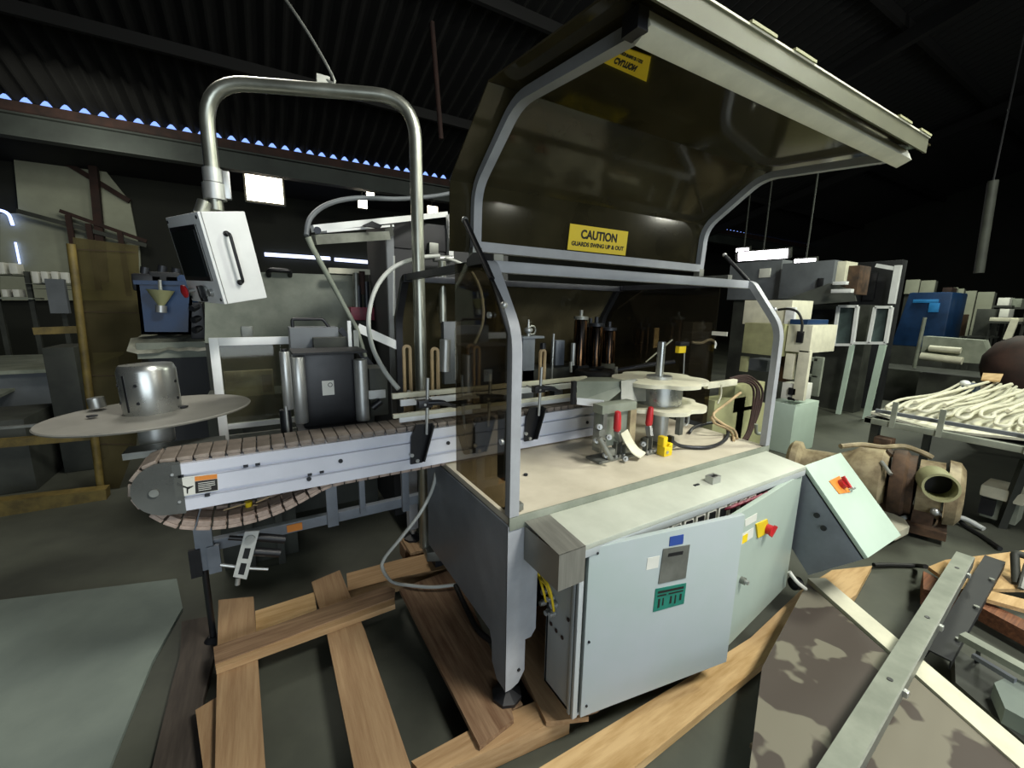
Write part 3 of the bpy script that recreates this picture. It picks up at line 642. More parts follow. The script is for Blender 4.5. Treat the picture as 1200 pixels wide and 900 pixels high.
# black clamp brackets bolted to the conveyor side
for q, rz, lab in (((0.6066,1.7900,1.0704), 0, 'black folded rail bracket on conveyor side in front of the smoked guard'), ((0.9247,1.7900,1.0653), 0, 'black rail bracket on conveyor seen dimly through the smoked end panel'), ((1.2275,1.7900,1.0832), 0, 'black folded rail bracket on conveyor right of the guard post')):
    t = thing('rail_bracket', lab, 'bracket', (q[0], 1.79, .97), None, 'black rail brackets of the conveyor')
    x = q[0]; zc = q[2]
    MB().slab([(x-.06,1.806,zc-.10), (x-.005,1.806,zc-.10), (x+.045,1.80,zc+.06), (x+.045,1.80,zc+.085), (x-.03,1.80,zc+.085), (x-.055,1.803,zc+.03)], .012, (0,-1,0)).build('plate', 'black', t)
    MB().slab([(x-.005,1.806,zc-.10), (x+.045,1.80,zc+.06), (x+.045,1.80,zc+.085), (x+.035,1.745,zc+.085), (x-.012,1.75,zc-.08)], .006, (1,0,-.3)).build('flange', 'black_matt', t)
    for dx, dz in ((-.03,-.085), (-.055,-.055)): MB().cyl((x+dx, 1.80, zc+dz), (x+dx, 1.785, zc+dz), .009, 10).build('bolt', 'steel', t)
    MB().cyl((x+.012, 1.775, zc+.04), (x+.022, 1.775, zc+.30), .008, 12).build('rod', 'steel', t)
    c = V((x+.018, 1.775, zc+.185))
    k = MB().box(tuple(c-V((.045,.02,.018))), tuple(c+V((.02,.02,.018))), .005).build('clamp_head', 'black', t)
    MB().tube(spline([c+V((.0,-.01,.004)), c+V((.06,-.018,.0)), c+V((.11,-.01,-.02)), c+V((.15,.02,-.035))], 4), [.013]*6+[.009]*7, 10).build('clamp_lever', 'dark_steel', k)
    MB().cyl(tuple(c+V((-.02,-.03,0))), tuple(c+V((-.02,.10,0))), .006, 8).build('cross_rod', 'steel', k)

# ------------------------------------------------------------------ reel on a post
rl = thing('unwind_reel', 'flat grey round reel plate with a steel hub over the conveyor tail', 'reel', (-.40, 2.2, 1.12))
ax = V((-.03, .022, 1)).normalized(); C0 = V((-.402, 2.2, 1.238))
rb = MB().lathe([(.07,-.006), (.338,-.006), (.342,0), (.338,.004), (.07,.004)], C0, ax, 64, close=True).build('reel_plate', 'disc_grey', rl)
MB().lathe([(0,.0), (.093,.0), (.095,.006), (.095,.175), (.088,.195), (.084,.20), (.04,.198), (0,.198)], C0, ax, 40).build('hub', 'bright_steel', rl)
MB().cyl(C0+ax*-.006, C0-V((0,0,.125)), .060, 28).build('post', 'steel', rl)
sd = ax.cross(V((0,1,0))).normalized(); fd = sd.cross(ax).normalized()
for a in (-75, -20, 35, 200):
    for h in (.055, .125):
        d = sd*math.cos(math.radians(a)) + fd*math.sin(math.radians(a))
        k = V(C0+ax*h+d*.094); MB().cyl(k, k+d*.004, .006, 8).build('set_screw', 'black', rl)
d = sd*math.cos(math.radians(-50)) + fd*math.sin(math.radians(-50))
MB().bar(C0+ax*.02+d*.0945, C0+ax*.165+d*.0945, .008, .004, d).build('slot', 'black', rl)
for q in ((-0.3024,2.1890,1.2500), (-0.5840,2.1824,1.2450)): MB().lathe([(0,0),(.017,0),(.017,.004),(0,.004)], q, (0,0,1), 16).build('plate_hole', 'black', rl)
q = (-0.6132,2.3763,1.2400); MB().cyl((q[0], q[1], 1.242), (q[0]-.004, q[1], 1.285), .028, 16).build('roller_peg', 'bright_steel', rl)

# ------------------------------------------------------------------ label head behind the conveyor
lh = thing('label_head', 'black square label head with bright steel rollers behind the conveyor', 'machine', (.27, 2.3, 1.08))
q0, q1 = (0.1493,2.2000,1.4583), (0.3972,2.2000,1.0935)
pl = MB().box((q0[0], 2.2, q1[2]), (q1[0], 2.36, q0[2]), .004).build('front_panel', 'black', lh)
MB().box((q0[0]-.03, 2.13, q0[2]-.004), (q1[0]+.05, 2.37, q0[2]+.008), .002).build('top_plate', 'black_matt', lh)
MB().box((q0[0]-.03, 2.13, q1[2]-.012), (q1[0]+.05, 2.37, q1[2]), .002).build('bottom_plate', 'dark_steel', lh)
k = MB().box((0.2407, 2.198, 1.2461), (0.2948, 2.2, 1.3186)).build('white_sticker', 'white_label', pl)
q = (0.2776,2.1970,1.2969); MB().lathe([(.008,0),(.011,0),(.011,.0006),(.008,.0006)], (q[0], 2.198, q[2]), (0,-1,0), 16, close=True).build('sticker_mark', 'print_black', pl)
for a, c, r in (((0.0865,2.1200,1.4768), (0.0707,2.1200,1.2118), .021), ((0.1378,2.1500,1.4482), (0.1163,2.1500,1.1338), .030), ((0.4194,2.1700,1.4201), (0.4003,2.1700,1.1050), .033)):
    MB().lathe([(0,0), (r*.9,0), (r,.004), (r, a[2]-c[2]-.004), (r*.9, a[2]-c[2]), (0, a[2]-c[2])], (a[0], a[1], c[2]), n=24).build('roller', 'steel', lh)
a = (0.0865,2.1200,1.4768); MB().cyl((a[0], 2.12, a[2]), (a[0], 2.12, a[2]+.012), .012, 12).build('roller_nut', 'black', lh)
a = (0.0707,2.1200,1.2118); MB().cyl((a[0], 2.12, 1.08), (a[0], 2.12, a[2]), .024, 16).build('roller_base', 'black', lh)
MB().cyl((a[0]+.004, 2.10, 1.08), (a[0]+.004, 2.10, a[2]+.02), .007, 10).build('roller_shaft', 'steel', lh)
q0, q1 = (0.1321,2.4500,1.5657), (0.3676,2.4500,1.4282)
MB().box((q0[0], 2.45, q1[2]-.2), (q1[0], 2.60, q0[2]), .003).build('rear_box', 'grey_machine', lh)
h0, h1 = (0.1507,2.5000,1.5630), (0.3299,2.5000,1.5611); zt = 1.6075
MB().tube(rounded([(h0[0], 2.5, h0[2]), (h0[0], 2.5, zt), (h1[0]-.03, 2.5, zt), (h1[0], 2.5, h1[2])], .012), .009, 10).build('carry_handle', 'black', lh)
q0, q1 = (0.2337,2.3800,1.5158), (0.4001,2.3800,1.4340)
MB().box((q0[0], 2.38, q1[2]), (q1[0], 2.44, q0[2]), .003).build('motor_box', 'dark_machine', lh)
q0, q1 = (0.4011,2.3600,1.6031), (0.4186,2.3600,1.4398); MB().box((q0[0], 2.36, q1[2]), (q1[0], 2.38, q0[2])).build('upright_bar', 'white_paint', lh)
q0, q1 = (0.4359,2.4000,1.5512), (0.4620,2.4000,1.4482); MB().box((q0[0], 2.40, q1[2]), (q1[0], 2.41, q0[2])).build('upright_bar', 'zinc', lh)
MB().bar((0.4969,2.6000,1.5543), (0.7306,2.6000,1.4410), .02, .05).build('slanted_arm', 'white_paint', lh)
MB().bar((0.3900,2.5500,1.5532), (0.5685,2.5500,1.3125), .03, .03).build('stay', 'dark_steel', lh)
b = MB(); b.box((0.4758, 2.25, 1.10), (0.5714, 2.40, 1.3583), .004); b.build('drive_box', 'dark_machine', lh)
q0, q1 = (0.4639,2.2200,1.2461), (0.5505,2.2200,1.2010); MB().box((q0[0], 2.22, q1[2]), (q1[0], 2.24, q0[2])).build('arm_plate', 'steel', lh)
MB().cyl((0.4730,2.2000,1.1577), (0.5182,2.2000,1.1897), .02, 12).build('guide_roller', 'black', lh)

# aluminium framed guard panel behind the reel
fp = thing('framed_panel', 'aluminium framed clear guard panel standing behind the reel plate', 'panel', (.0, 2.62, .95))
y = 2.60; tl, tr, bl, br = (-0.2169,2.6000,1.4891), (0.1390,2.6000,1.4837), (-0.1935,2.6000,0.9862), (0.1050,2.6000,1.0021)
x0 = (tl[0]+bl[0])/2; x1 = tr[0]
MB().box((x0-.02, y, .90), (x0+.02, y+.03, tl[2]+.02), .002).build('stile', 'white_paint', fp)
MB().box((x0+.02, y, tl[2]-.02), (x1, y+.03, tl[2]+.02), .002).build('top_rail', 'white_paint', fp)
zb = 1.0386; MB().box((x0+.02, y, zb-.014), (x1, y+.03, zb+.014), .002).build('bottom_rail', 'white_paint', fp)
zb2 = 0.9764; MB().box((x0+.02, y, zb2-.02), (x1, y+.03, zb2+.012), .002).build('sill_rail', 'zinc', fp)
MB().box((x0+.02, y+.012, zb), (x1, y+.017, tl[2]-.02)).build('pane', 'clear_sheet', fp)
MB().box((x1, y, .90), (x1+.03, y+.03, tl[2]+.02), .002).build('stile', 'zinc', fp)
q0, q1 = (-0.1977,2.9000,1.2924), (0.0487,2.9000,1.1384)
bb = thing('board', 'pale brown board leaning behind the framed guard panel', 'board', (.05, 2.9, 1.2))
MB().box((q0[0], 2.9, q1[2]), (q1[0], 2.93, q0[2]), .003).build('plank', 'beige_metal', bb)
MB().box((q0[0]+.02,2.905,0),(q0[0]+.06,2.925,q1[2])).build('leg','dark_machine',bb); MB().box((q1[0]-.06,2.905,0),(q1[0]-.02,2.925,q1[2])).build('leg','dark_machine',bb)
MB().box((q1[0]-.06, 2.89, q1[2]+.02), (q1[0]-.01, 2.9, q0[2]-.03)).build('latch', 'rusty_metal', bb)
q0, q1 = (-0.3105,3.0000,1.1222), (0.1130,3.0000,0.7810)
tag(MB().box((q0[0], 3.0, 0), (q1[0], 3.3, q0[2]), .004).build('dark_housing', 'dark_machine'), 'low dark machine housing behind the framed guard panel', 'machine')

# ------------------------------------------------------------------ bent pipe stand and control box
pp = thing('pipe_stand', 'tall bent steel pipe stand arching over the conveyor', 'stand', (.775, 2.3, .12))
dv = V((-.927, .375, 0)); B0 = V((.775, 2.30, 0)); B1 = B0 + dv*.985
ztop = 2.735
pts = rounded([B0+V((0,0,.22)), B0+V((0,0,ztop)), B1+V((0,0,ztop-.01)), B1+V((0,0,2.14))], .20, 8)
MB().tube(pts, .033, 20).build('pipe', 'pipe_steel', pp)
MB().cyl(tuple(B1+V((0,0,2.27))), tuple(B1+V((0,0,2.335))), .043, 20).build('collar', 'steel', pp)
MB().cyl(tuple(B1+V((0,0,2.19))), tuple(B1+V((0,0,2.265))), .050, 20).build('collar', 'steel', pp)
MB().box(tuple(B1+V((.04,-.02,2.20))), tuple(B1+V((.07,.02,2.33))), .004).build('collar_clamp', 'steel', pp)
bs = MB().hexa([tuple(B0+V(p)) for p in ((-.02,-.09,.17),(.13,-.16,.17),(.15,.02,.17),(0,.07,.17),(-.02,-.09,.23),(.13,-.16,.23),(.15,.02,.23),(0,.07,.23))], .004).build('base_clamp', 'zinc', pp)
MB().box(tuple(B0+V((.03,-.10,.12))), tuple(B0+V((.09,-.02,.17)))).build('base_foot', 'dark_steel', bs)
MB().tube(spline([B0+V((.03,-.05,.24)), B0+V((.07,-.06,.27)), B0+V((.10,-.05,.33))], 4), .006, 8).build('base_handle', 'steel', bs)
k = B0+dv*.44+V((0,0,ztop+.03)); MB().box(tuple(k-V((.03,.012,.01))), tuple(k+V((.03,.012,.03)))).build('cable_clip', 'zinc', pp)
tag(MB().tube(spline([tuple(k+V((0,0,.02))), (0.4173,2.4500,2.7792), (0.3301,2.5000,2.9636), (0.2336,2.5500,3.1207), (0.1809,2.6000,3.2079)], 5), .008, 8).build('hanging_cable', 'zinc'), 'thin grey cable running up from the bent pipe top', 'cable')

hb = thing('control_box', 'white operator control box hanging tilted under the bent pipe', 'box', (-.123, 2.25, 1.679), Euler((.036, -.185, .414), 'YXZ'))
W_, D_, H_ = .185, .372, .379
b = MB(); b.box((0,.0,0), (W_,D_,H_), .006); b.build('body', 'white_paint', hb)
MB().box((.012,-.003,.0), (.0135,0,H_)).build('seam', 'zinc', hb)
bz = MB().box((-.004,.045,.10), (0,D_-.02,H_-.045), .002).build('screen_bezel', 'black', hb)
MB().box((-.006,.075,.12), (-.004,D_-.04,H_-.065)).build('screen', 'glass_dark', bz)
MB().box((-.0055,.046,.10), (-.003,.055,H_-.045)).build('bezel_edge', 'steel', bz)
h = MB().tube(rounded([(.085,-.002,.29),(.085,-.036,.29),(.085,-.036,.085),(.085,-.002,.085)], .022), .0065, 10).build('handle', 'black', hb)
for z in (.29, .085): MB().cyl((.085,-.006,z), (.085,0,z), .012, 12).build('handle_rosette', 'black', h)
k = MB().cyl((0,.29,.055), (-.03,.29,.055), .008, 10).build('stop_stem', 'steel', hb)
MB().lathe([(0,0),(.016,0),(.03,.008),(.03,.016),(.016,.022),(0,.022)], (-.03,.29,.055), (-1,0,0), 18).build('stop_button', 'red', k)
k = MB().cyl((0,.15,.055), (-.012,.15,.055), .024, 16).build('switch_ring', 'steel', hb)
MB().box((-.034,.14,.028), (-.012,.16,.082), .004).build('switch_lever', 'black', k)
MB().box((-.02,.165,.008), (0,.20,.038), .004).build('tag_plate', 'black', hb)
k = MB().cyl((0,.09,.05), (-.016,.09,.05), .016, 14).build('push_button', 'steel', hb)
for yy, zz in ((.02,.02), (D_-.02,.02), (.02,H_-.02), (D_-.02,H_-.02)): MB().cyl((0,yy,zz), (-.003,yy,zz), .007, 8).build('corner_screw', 'dark_steel', hb)
MB().cyl((.07,.16,H_), (.10,.16,H_+.05), .028, 14).build('mounting_neck', 'pipe_steel', hb)

# loop of air hose and the long thin cable arching behind
ho = [(0.9447,2.4200,1.9781), (0.8180,2.4000,1.9576), (0.6586,2.3600,1.8933), (0.5511,2.3300,1.7792), (0.4937,2.2800,1.6235), (0.4870,2.2000,1.4835), (0.5176,2.1000,1.3675), (0.5675,2.0300,1.2799)]
tag(MB().tube(spline(ho, 6), .012, 10).build('air_hose', 'hose_grey'), 'pale grey air hose looping left of the upright pipe down to the rails', 'hose')
ho = [(0.9821,2.4200,1.9711), (1.1174,2.4000,1.9190), (1.1847,2.3600,1.7882), (1.1726,2.3000,1.6086), (1.0666,2.2000,1.4746)]
tag(MB().tube(spline(ho, 6), .010, 10).build('air_hose', 'hose_grey'), 'air hose curving down behind the smoked end panel', 'hose')
ho = [(1.4328,2.9000,2.5491), (1.1295,2.8000,2.4221), (0.8095,2.7000,2.3317), (0.5406,2.6200,2.2837), (0.3718,2.5600,2.2183), (0.2727,2.5000,2.1274), (0.2428,2.4600,2.0308)]
tag(MB().tube(spline(ho, 6), .013, 10).build('hose', 'grey_machine'), 'grey hose arching over the raised feed tray', 'hose')

# raised feed tray and its dark cabinet
ft = thing('feed_tray', 'raised white metal feed tray sticking out of the dark cabinet', 'tray', (.5, 2.7, 2.05))
A, B_, C_, D2 = V((0.2778,2.5000,2.0817)), V((1.1937,2.9000,2.3337)), V((1.3169,3.2000,2.3815)), V((0.2989,2.7000,2.0947))
MB().bar((0.2773,2.5000,2.0732), (1.2281,3.0000,2.3433), .03, .035).build('upper_rail', 'white_paint', ft)
MB().bar((0.2819,2.5000,2.0184), (0.7367,2.7500,2.1159), .03, .05).build('lower_rail', 'zinc', ft)
MB().bar((0.3249,2.5600,2.0692), (0.7522,2.8000,2.1807), .10, .012).build('tray_floor', 'white_paint', ft)
MB().cyl((0.3013,2.5000,2.0672), (0.2940,2.4400,2.0582), .018, 12).build('end_bolt', 'dark_steel', ft)
MB().hexa([(0.7008,2.7400,2.2013), (0.7534,2.7400,2.2123), (0.7713,2.7400,2.1180), (0.7283,2.7400,2.1037), (0.7263,2.8400,2.2200), (0.7809,2.8400,2.2314), (0.7995,2.8400,2.1336), (0.7549,2.8400,2.1188)]).build('latch', 'dark_machine', ft)
MB().slab([(0.5529,2.6000,2.1347), (0.6063,2.6000,2.1639), (0.6638,2.6000,2.1467), (0.6483,2.6000,2.1261)], .02, (0,1,0)).build('rag', 'black_matt', ft)
tag(MB().tube([(0.2502,2.4600,2.0232), (0.2669,2.4600,1.9743), (0.4729,2.5000,1.5548), (0.5123,2.5000,1.3925)], [.016, .014, .012, .012], 10).build('strut_pole', 'weathered_grey'), 'grey pole leaning from the feed tray down to the label head', 'pole')
dc = thing('dark_cabinet', 'tall dark machine cabinet behind the upright pipe', 'cabinet', (.95, 3.1, .0))
xa, xb = 0.7686, 1.2250; zt = 2.2740
MB().box((xa, 2.95, .12), (xb+.5, 3.5, zt-.02), .004).build('body', 'black_matt', dc)
q0, q1 = (0.8047,2.9400,2.1470), (0.9429,2.9400,2.0817)
MB().box((xa, 2.92, .9), (xa+.05, 2.95, zt-.08), .003).build('corner_post', 'grey_machine', dc)
MB().box((xa+.05, 2.94, zt-.2), (xb, 2.95, zt-.04)).build('upper_panel', 'black', dc)
MB().box((xb-.02, 2.90, 2.0260), (xb+.015, 2.95, 2.3249)).build('white_edge', 'white_paint', dc)
q0, q1 = (1.0582,2.9000,2.1211), (1.1258,2.9000,2.0464); MB().box((q0[0], 2.90, q1[2]), (q1[0], 2.95, q0[2]), .004).build('valve_block', 'zinc', dc)
MB().cyl((1.0686,2.8500,2.0091), (1.2080,2.8500,2.0189), .022, 12).build('hose_fitting', 'steel', dc)
MB().cyl((0.9920,2.5000,1.9587), (0.9923,2.5000,1.5860), .024, 12).build('inner_pipe', 'pipe_steel', dc)
MB().cyl((0.8145,2.9300,2.0147), (0.8006,2.9300,1.6164), .012, 10).build('slide_rod', 'steel', dc)

# ------------------------------------------------------------------ star wheel unit on the table
sw = thing('star_wheel', 'cream double star wheel around a steel drum on the table', 'wheel', (1.93, 1.58, ZT))
sc = V((1.93, 1.58, 0)); zd0, zd1 = 1.1657, 1.2849
def star(z, rx, t, ph, name):
    n = 96; P = []
    for i in range(n):
        a = 2*PI*i/n; r = rx*(1 - .13*(0.5+0.5*math.cos(6*(a+ph)))**3)
        P.append((sc.x+r*math.cos(a), sc.y+r*math.sin(a)))
    return MB().prism(P, 'z', z, z+t).build(name, 'cream_plastic', sw)
MB().lathe([(0,zd0),(.132,zd0),(.132,zd1),(0,zd1)], sc, n=40).build('drum', 'bright_steel', sw)
star(zd1, .262, .020, .2, 'star_plate'); star(zd0-.020, .262, .020, .5, 'star_plate')
MB().cyl((sc.x,sc.y,zd1+.02), (sc.x,sc.y,1.5115), .022, 18).build('spindle', 'bright_steel', sw)
MB().cyl((sc.x,sc.y,zd1+.02), (sc.x,sc.y,zd1+.035), .07, 20).build('spindle_hub', 'steel', sw)
MB().cyl((sc.x-.01,sc.y-.04,ZT+.01), (sc.x-.01,sc.y-.04,zd0-.02), .045, 24).build('column', 'steel', sw)
MB().lathe([(0,ZT),(.10,ZT),(.10,ZT+.012),(.05,ZT+.02),(0,ZT+.02)], (sc.x-.01,sc.y-.04,0), n=28).build('column_base', 'zinc', sw)
q0 = (2.0504,1.4700,0.9900)
MB().tube(rounded([(q0[0]-.022,1.47,zd0-.01),(q0[0]-.022,1.47,1.04),(q0[0]+.022,1.47,1.04),(q0[0]+.022,1.47,zd0-.01)], .02), .008, 8).build('fork', 'steel', sw)
MB().box((q0[0]-.06,1.46,.99), (q0[0]-.03,1.49,zd0-.03)).build('side_post', 'zinc', sw)
MB().box((2.2735,1.5,1.2252), (2.5750,1.53,1.2621), .003).build('finger_bar', 'cream_plastic', sw)
ys = thing('sensor_block', 'yellow sensor block standing on the table under the star wheel', 'sensor', (1.8111, 1.3841, ZT))
x, y = 1.7893, 1.3664
MB().box((x-.032,y,ZT), (x+.03,y+.05,.985), .004).build('base', 'yellow', ys)
MB().box((x-.032,y+.01,.985), (x+.0,y+.05,1.035), .003).build('upright', 'yellow', ys)
MB().box((x+.0,y-.002,.985), (x+.026,y+.03,1.0), .002).build('emitter', 'yellow_sign', ys)
MB().cyl((x-.01,y-.003,.955),(x-.01,y,.955),.009,10).build('screw','steel',ys); MB().box((x+.03,y+.01,.995),(x+.05,y+.04,1.03)).build('plug','black',ys)
# cable loop lying on the table
q = V((2.2937,1.4692,0.9550))
lp = [q+V((.15*math.cos(a), .085*math.sin(a), .012+.012*math.sin(a))) for a in [i*2*PI/20 for i in range(20)]]
tag(MB().tube(spline([V((x+.05,y+.025,1.0)), V((1.9502,1.4012,0.9500)), V((2.0785,1.3328,0.9450)), V((2.2965,1.3711,0.9450)), V((2.5114,1.4964,0.9500)), V((2.5577,1.6103,0.9550)), V((2.3628,1.6179,0.9500)), V((2.2264,1.5611,0.9450))], 7), .010, 8).build('sensor_cable', 'dark_steel'), 'dark cable looping on the table beside the yellow sensor block', 'cable')
for i, (pts, lab) in enumerate((([(2.5883,1.4800,1.1797), (2.4366,1.4800,1.1181), (2.2777,1.4500,1.0788), (2.3245,1.4200,1.0276), (2.4229,1.4000,0.9768), (2.3925,1.3559,0.9400)], 'upper yellow cable drooping onto the table below the star wheel'), ([(2.3320,1.5000,1.0498), (2.3516,1.4800,1.0089), (2.4244,1.4500,0.9742), (2.4435,1.4200,0.9468), (2.3419,1.3461,0.9400)], 'lower yellow cable drooping onto the table beside the upper one'), ([(2.4010,1.5000,1.2465), (2.4136,1.5000,1.1758), (2.3879,1.5000,1.1245)], 'short cream wire between the two star wheel plates'))):
    tag(MB().tube(spline(pts, 6), .008 if i < 2 else .005, 8).build('cable', 'tan_plastic' if i < 2 else 'cream_plastic'), lab, 'cable')

# label peel block with toggle clamps
cu = thing('clamp_unit', 'grey steel clamp unit with red toggle handles on the table', 'clamp', (1.55, 1.50, ZT))
y = 1.47
a = (1.4145,1.4700,1.2122); b_ = (1.6399,1.4700,0.9464)
MB().box((a[0],y+.02,1.0), (1.6198,y+.06,1.2133), .003).build('back_plate', 'weathered_grey', cu)
MB().box((a[0]-.01,y-.0,1.1780), (1.6423,y+.07,1.2221), .003).build('cap_plate', 'weathered_grey', cu)
MB().box((a[0]+.0,y+.0,.98), (a[0]+.025,y+.02,1.1835), .002).build('side_bar', 'zinc', cu)
MB().box((1.6009,y+.0,1.0), (1.6452,y+.03,1.1806), .002).build('side_bar', 'beige_metal', cu)
for top, bot, k in (((1.4772,1.4400,1.1988),(1.4804,1.4400,1.0940),(1.5338,1.4744,0.9400)), ((1.7387,1.4600,1.1876),(1.7308,1.4600,1.0814),(1.7274,1.4434,0.9400))):
    top, bot, k = V(top), V(bot), V(k)
    t = MB().lathe([(0,0),(.013,.0),(.019,.012),(.018,.075),(.014,(top-bot).length-.006),(0,(top-bot).length)], bot, (top-bot), 14).build('toggle_handle', 'red', cu)
    MB().bar(bot, k+V((0,.0,.09)), .02, .03, (0,1,0)).build('toggle_arm', 'steel', t)
    m_ = MB().box((k.x-.03,k.y-.02,ZT), (k.x+.03,k.y+.03,.945), .002).build('toggle_base', 'zinc', cu)
    MB().box((k.x-.022,k.y-.005,.945), (k.x-.014,k.y+.025,1.02)).build('toggle_cheek', 'zinc', m_)
    MB().box((k.x+.014,k.y-.005,.945), (k.x+.022,k.y+.025,1.02)).build('toggle_cheek', 'zinc', m_)
    for dx in (-.026, .0, .026): MB().cyl((k.x+dx,k.y-.014,.945), (k.x+dx,k.y-.014,.957), .008, 8).build('toggle_bolt', 'steel', m_)
# curved guide plate
g = [(1.4902,1.4200,1.0848), (1.5308,1.4200,1.0256), (1.5557,1.4000,0.9829), (1.5913,1.3800,0.9561)]
b = MB(); sp = spline(g, 5); L1 = [b.bm.verts.new(p) for p in sp]; L2 = [b.bm.verts.new(V(p)+V((.075,.03,.004))) for p in sp]; L3 = [b.bm.verts.new(V(p)+V((0,.0,-.006))) for p in sp]; L4 = [b.bm.verts.new(V(p)+V((.075,.03,-.002))) for p in sp]
for i in range(len(sp)-1):
    b.bm.faces.new([L1[i],L1[i+1],L2[i+1],L2[i]]); b.bm.faces.new([L3[i],L4[i],L4[i+1],L3[i+1]]); b.bm.faces.new([L1[i],L3[i],L3[i+1],L1[i+1]]); b.bm.faces.new([L2[i],L2[i+1],L4[i+1],L4[i]])
b.build('guide_plate', 'cream_plastic', cu)
MB().box((1.3829-.0,y-.02,ZT), (1.6789,y+.08,.945), .003).build('base_plate', 'zinc', cu)
for q in ((1.3728,1.4600,1.1253), (1.3611,1.4600,1.0580), (1.4194,1.4400,1.0722), (1.3997,1.4300,0.9868), (1.5197,1.4200,0.9512), (1.7003,1.4700,0.9839), (1.8134,1.4700,0.9268)):
    MB().lathe([(0,0),(.014,0),(.014,.02),(.007,.02),(.007,.032),(0,.032)], q, (-.3,-1,.2), 10).build('linkage_pin', 'steel', cu)
for q in ((1.3981,1.4500,1.0334), (1.4589,1.4500,0.9835), (1.3826,1.4500,1.0922), (1.5719,1.4500,0.9827)):
    MB().box((q[0]-.02,1.44,q[2]-.018), (q[0]+.02,1.475,q[2]+.018), .004).build('linkage', 'zinc', cu)
MB().cyl((1.3541,1.4300,1.0805), (1.4114,1.4000,0.9727), .014, 10).build('cylinder', 'zinc', cu)
MB().box((1.4325,1.5,0.9673), (1.4672,1.56,1.1936)).build('side_plate', 'zinc', cu)
# pale chute plate to the left of the star wheel
ch = thing('chute', 'pale grey steel chute box between conveyor end and star wheel', 'chute', (1.5, 1.6, 1.2))
MB().hexa([(1.3670,1.6200,1.2162), (1.4997,1.5600,1.2012), (1.9200,1.8000,1.1492), (1.6730,1.8000,1.1734), (1.3608,1.6200,1.3235), (1.7008,1.5600,1.3069), (1.9494,1.7500,1.2833), (1.5990,1.8000,1.3009)]).build('front_box', 'weathered_grey', ch)
MB().hexa([(1.3636,1.6150,1.2042), (1.4963,1.5550,1.1845), (1.5396,1.6000,1.1699), (1.4016,1.6600,1.1906), (1.3615,1.6150,1.2402), (1.4932,1.5550,1.2255), (1.5364,1.6000,1.2121), (1.3994,1.6600,1.2276)]).build('lower_lip', 'white_paint', ch)
MB().box((1.3394,1.62,1.2039), (1.3616,1.64,1.3243)).build('dark_edge', 'black', ch)
cs = [(1.6553,1.5600,1.3150), (1.6979,1.5200,1.2906), (1.7323,1.5000,1.2450)]
MB().slab([(1.6112,1.5600,1.3184), (1.7631,1.6000,1.3100), (1.7338,1.5000,1.2910), (1.7429,1.5000,1.2066), (1.6675,1.5200,1.2103), (1.6202,1.5600,1.2163)], .006, (0,1,0)).build('curved_wing', 'zinc', ch)

# black turntable ring and dark rods with a painted copper sheen behind it
tr = thing('turntable', 'black round turntable ring behind the pale chute box', 'wheel', (1.94, 2.14, 1.15))
q = V((1.8538,2.0308,1.2700)); q = V((1.95, 2.13, 1.265))
MB().lathe([(.05,-.045),(.135,-.045),(.140,-.04),(.140,.0),(.132,.012),(.05,.012)], q, n=40, close=True).build('ring', 'black_matt', tr)
MB().cyl((q.x,q.y,ZT), (q.x,q.y,q.z), .05, 20).build('shaft', 'dark_steel', tr)
MB().box((q.x+.10,q.y-.08,q.z-.1), (q.x+.13,q.y-.05,q.z+.02)).build('stop_post', 'steel', tr)
pr = [((1.9271,2.2800,1.6318), (1.9462,2.2800,1.3137), .045), ((2.0539,2.2600,1.5848), (2.0737,2.2600,1.3032), .050), ((2.2755,2.3600,1.5474), (2.2974,2.3600,1.2724), .050), ((2.1401,2.4200,1.5713), (2.1600,2.4200,1.2724), .045)]
lab = ['tallest amber steel rod with white cap, left of the cluster inside guard', 'amber steel rod with bright top at middle of the cluster', 'amber steel rod at the right of the cluster', 'short dark amber steel rod at the back of the cluster']
for (a, c, r), l in zip(pr, lab):
    t = thing('spool_rod', l, 'rod', (a[0], a[1], c[2]), None, 'amber steel rods behind the turntable')
    MB().lathe([(0,c[2]-.02),(r,c[2]-.02),(r,a[2]-.03),(r*.9,a[2]-.02),(0,a[2]-.02)], (a[0],a[1],0), n=20).build('body', 'rod_sheen', t)
    MB().lathe([(0,a[2]-.02),(r*1.15,a[2]-.02),(r*1.15,a[2]),(r*.3,a[2]+.004),(r*.3,a[2]+.045),(0,a[2]+.045)], (a[0],a[1],0), n=16).build('cap', 'zinc' if 'white' in l else 'dark_steel', t)
    MB().box((a[0]-.05,a[1]-.05,c[2]-.06), (a[0]+.05,a[1]+.05,c[2]-.02)).build('holder', 'dark_steel', t)
def pole(name, label, a, c, r, m, cat='rod', n=12):
    return tag(MB().cyl(a, c, r, n).build(name, m), label, cat)
tag(MB().tube(spline([(2.0122,2.0000,1.2867), (2.1008,1.9500,1.3052), (2.2469,1.9000,1.3262), (2.4111,1.8600,1.3397)], 5), .014, 10).build('bent_bar', 'dark_steel'), 'dark curved bar running from the turntable to the star wheel', 'bar')
pole('support_pin', 'short bright pin below the right end of the turntable ring', (1.9801,1.9700,1.3155), (1.9879,1.9700,1.2242), .012, 'bright_steel')
pole('support_pin', 'short bright pin at the left of the turntable ring', (1.6257,2.0000,1.3642), (1.6291,2.0000,1.3003), .010, 'bright_steel')
gp = thing('grey_pedestal', 'grey square pedestal with a small valve behind the guard post', 'pedestal', (1.5638, 2.35, ZT))
q0, q1 = (1.4651,2.3000,1.4875), (1.5598,2.3000,1.2392); MB().box((q0[0],2.3,ZT), (q1[0],2.40,q0[2]), .004).build('column', 'panel_grey', gp)
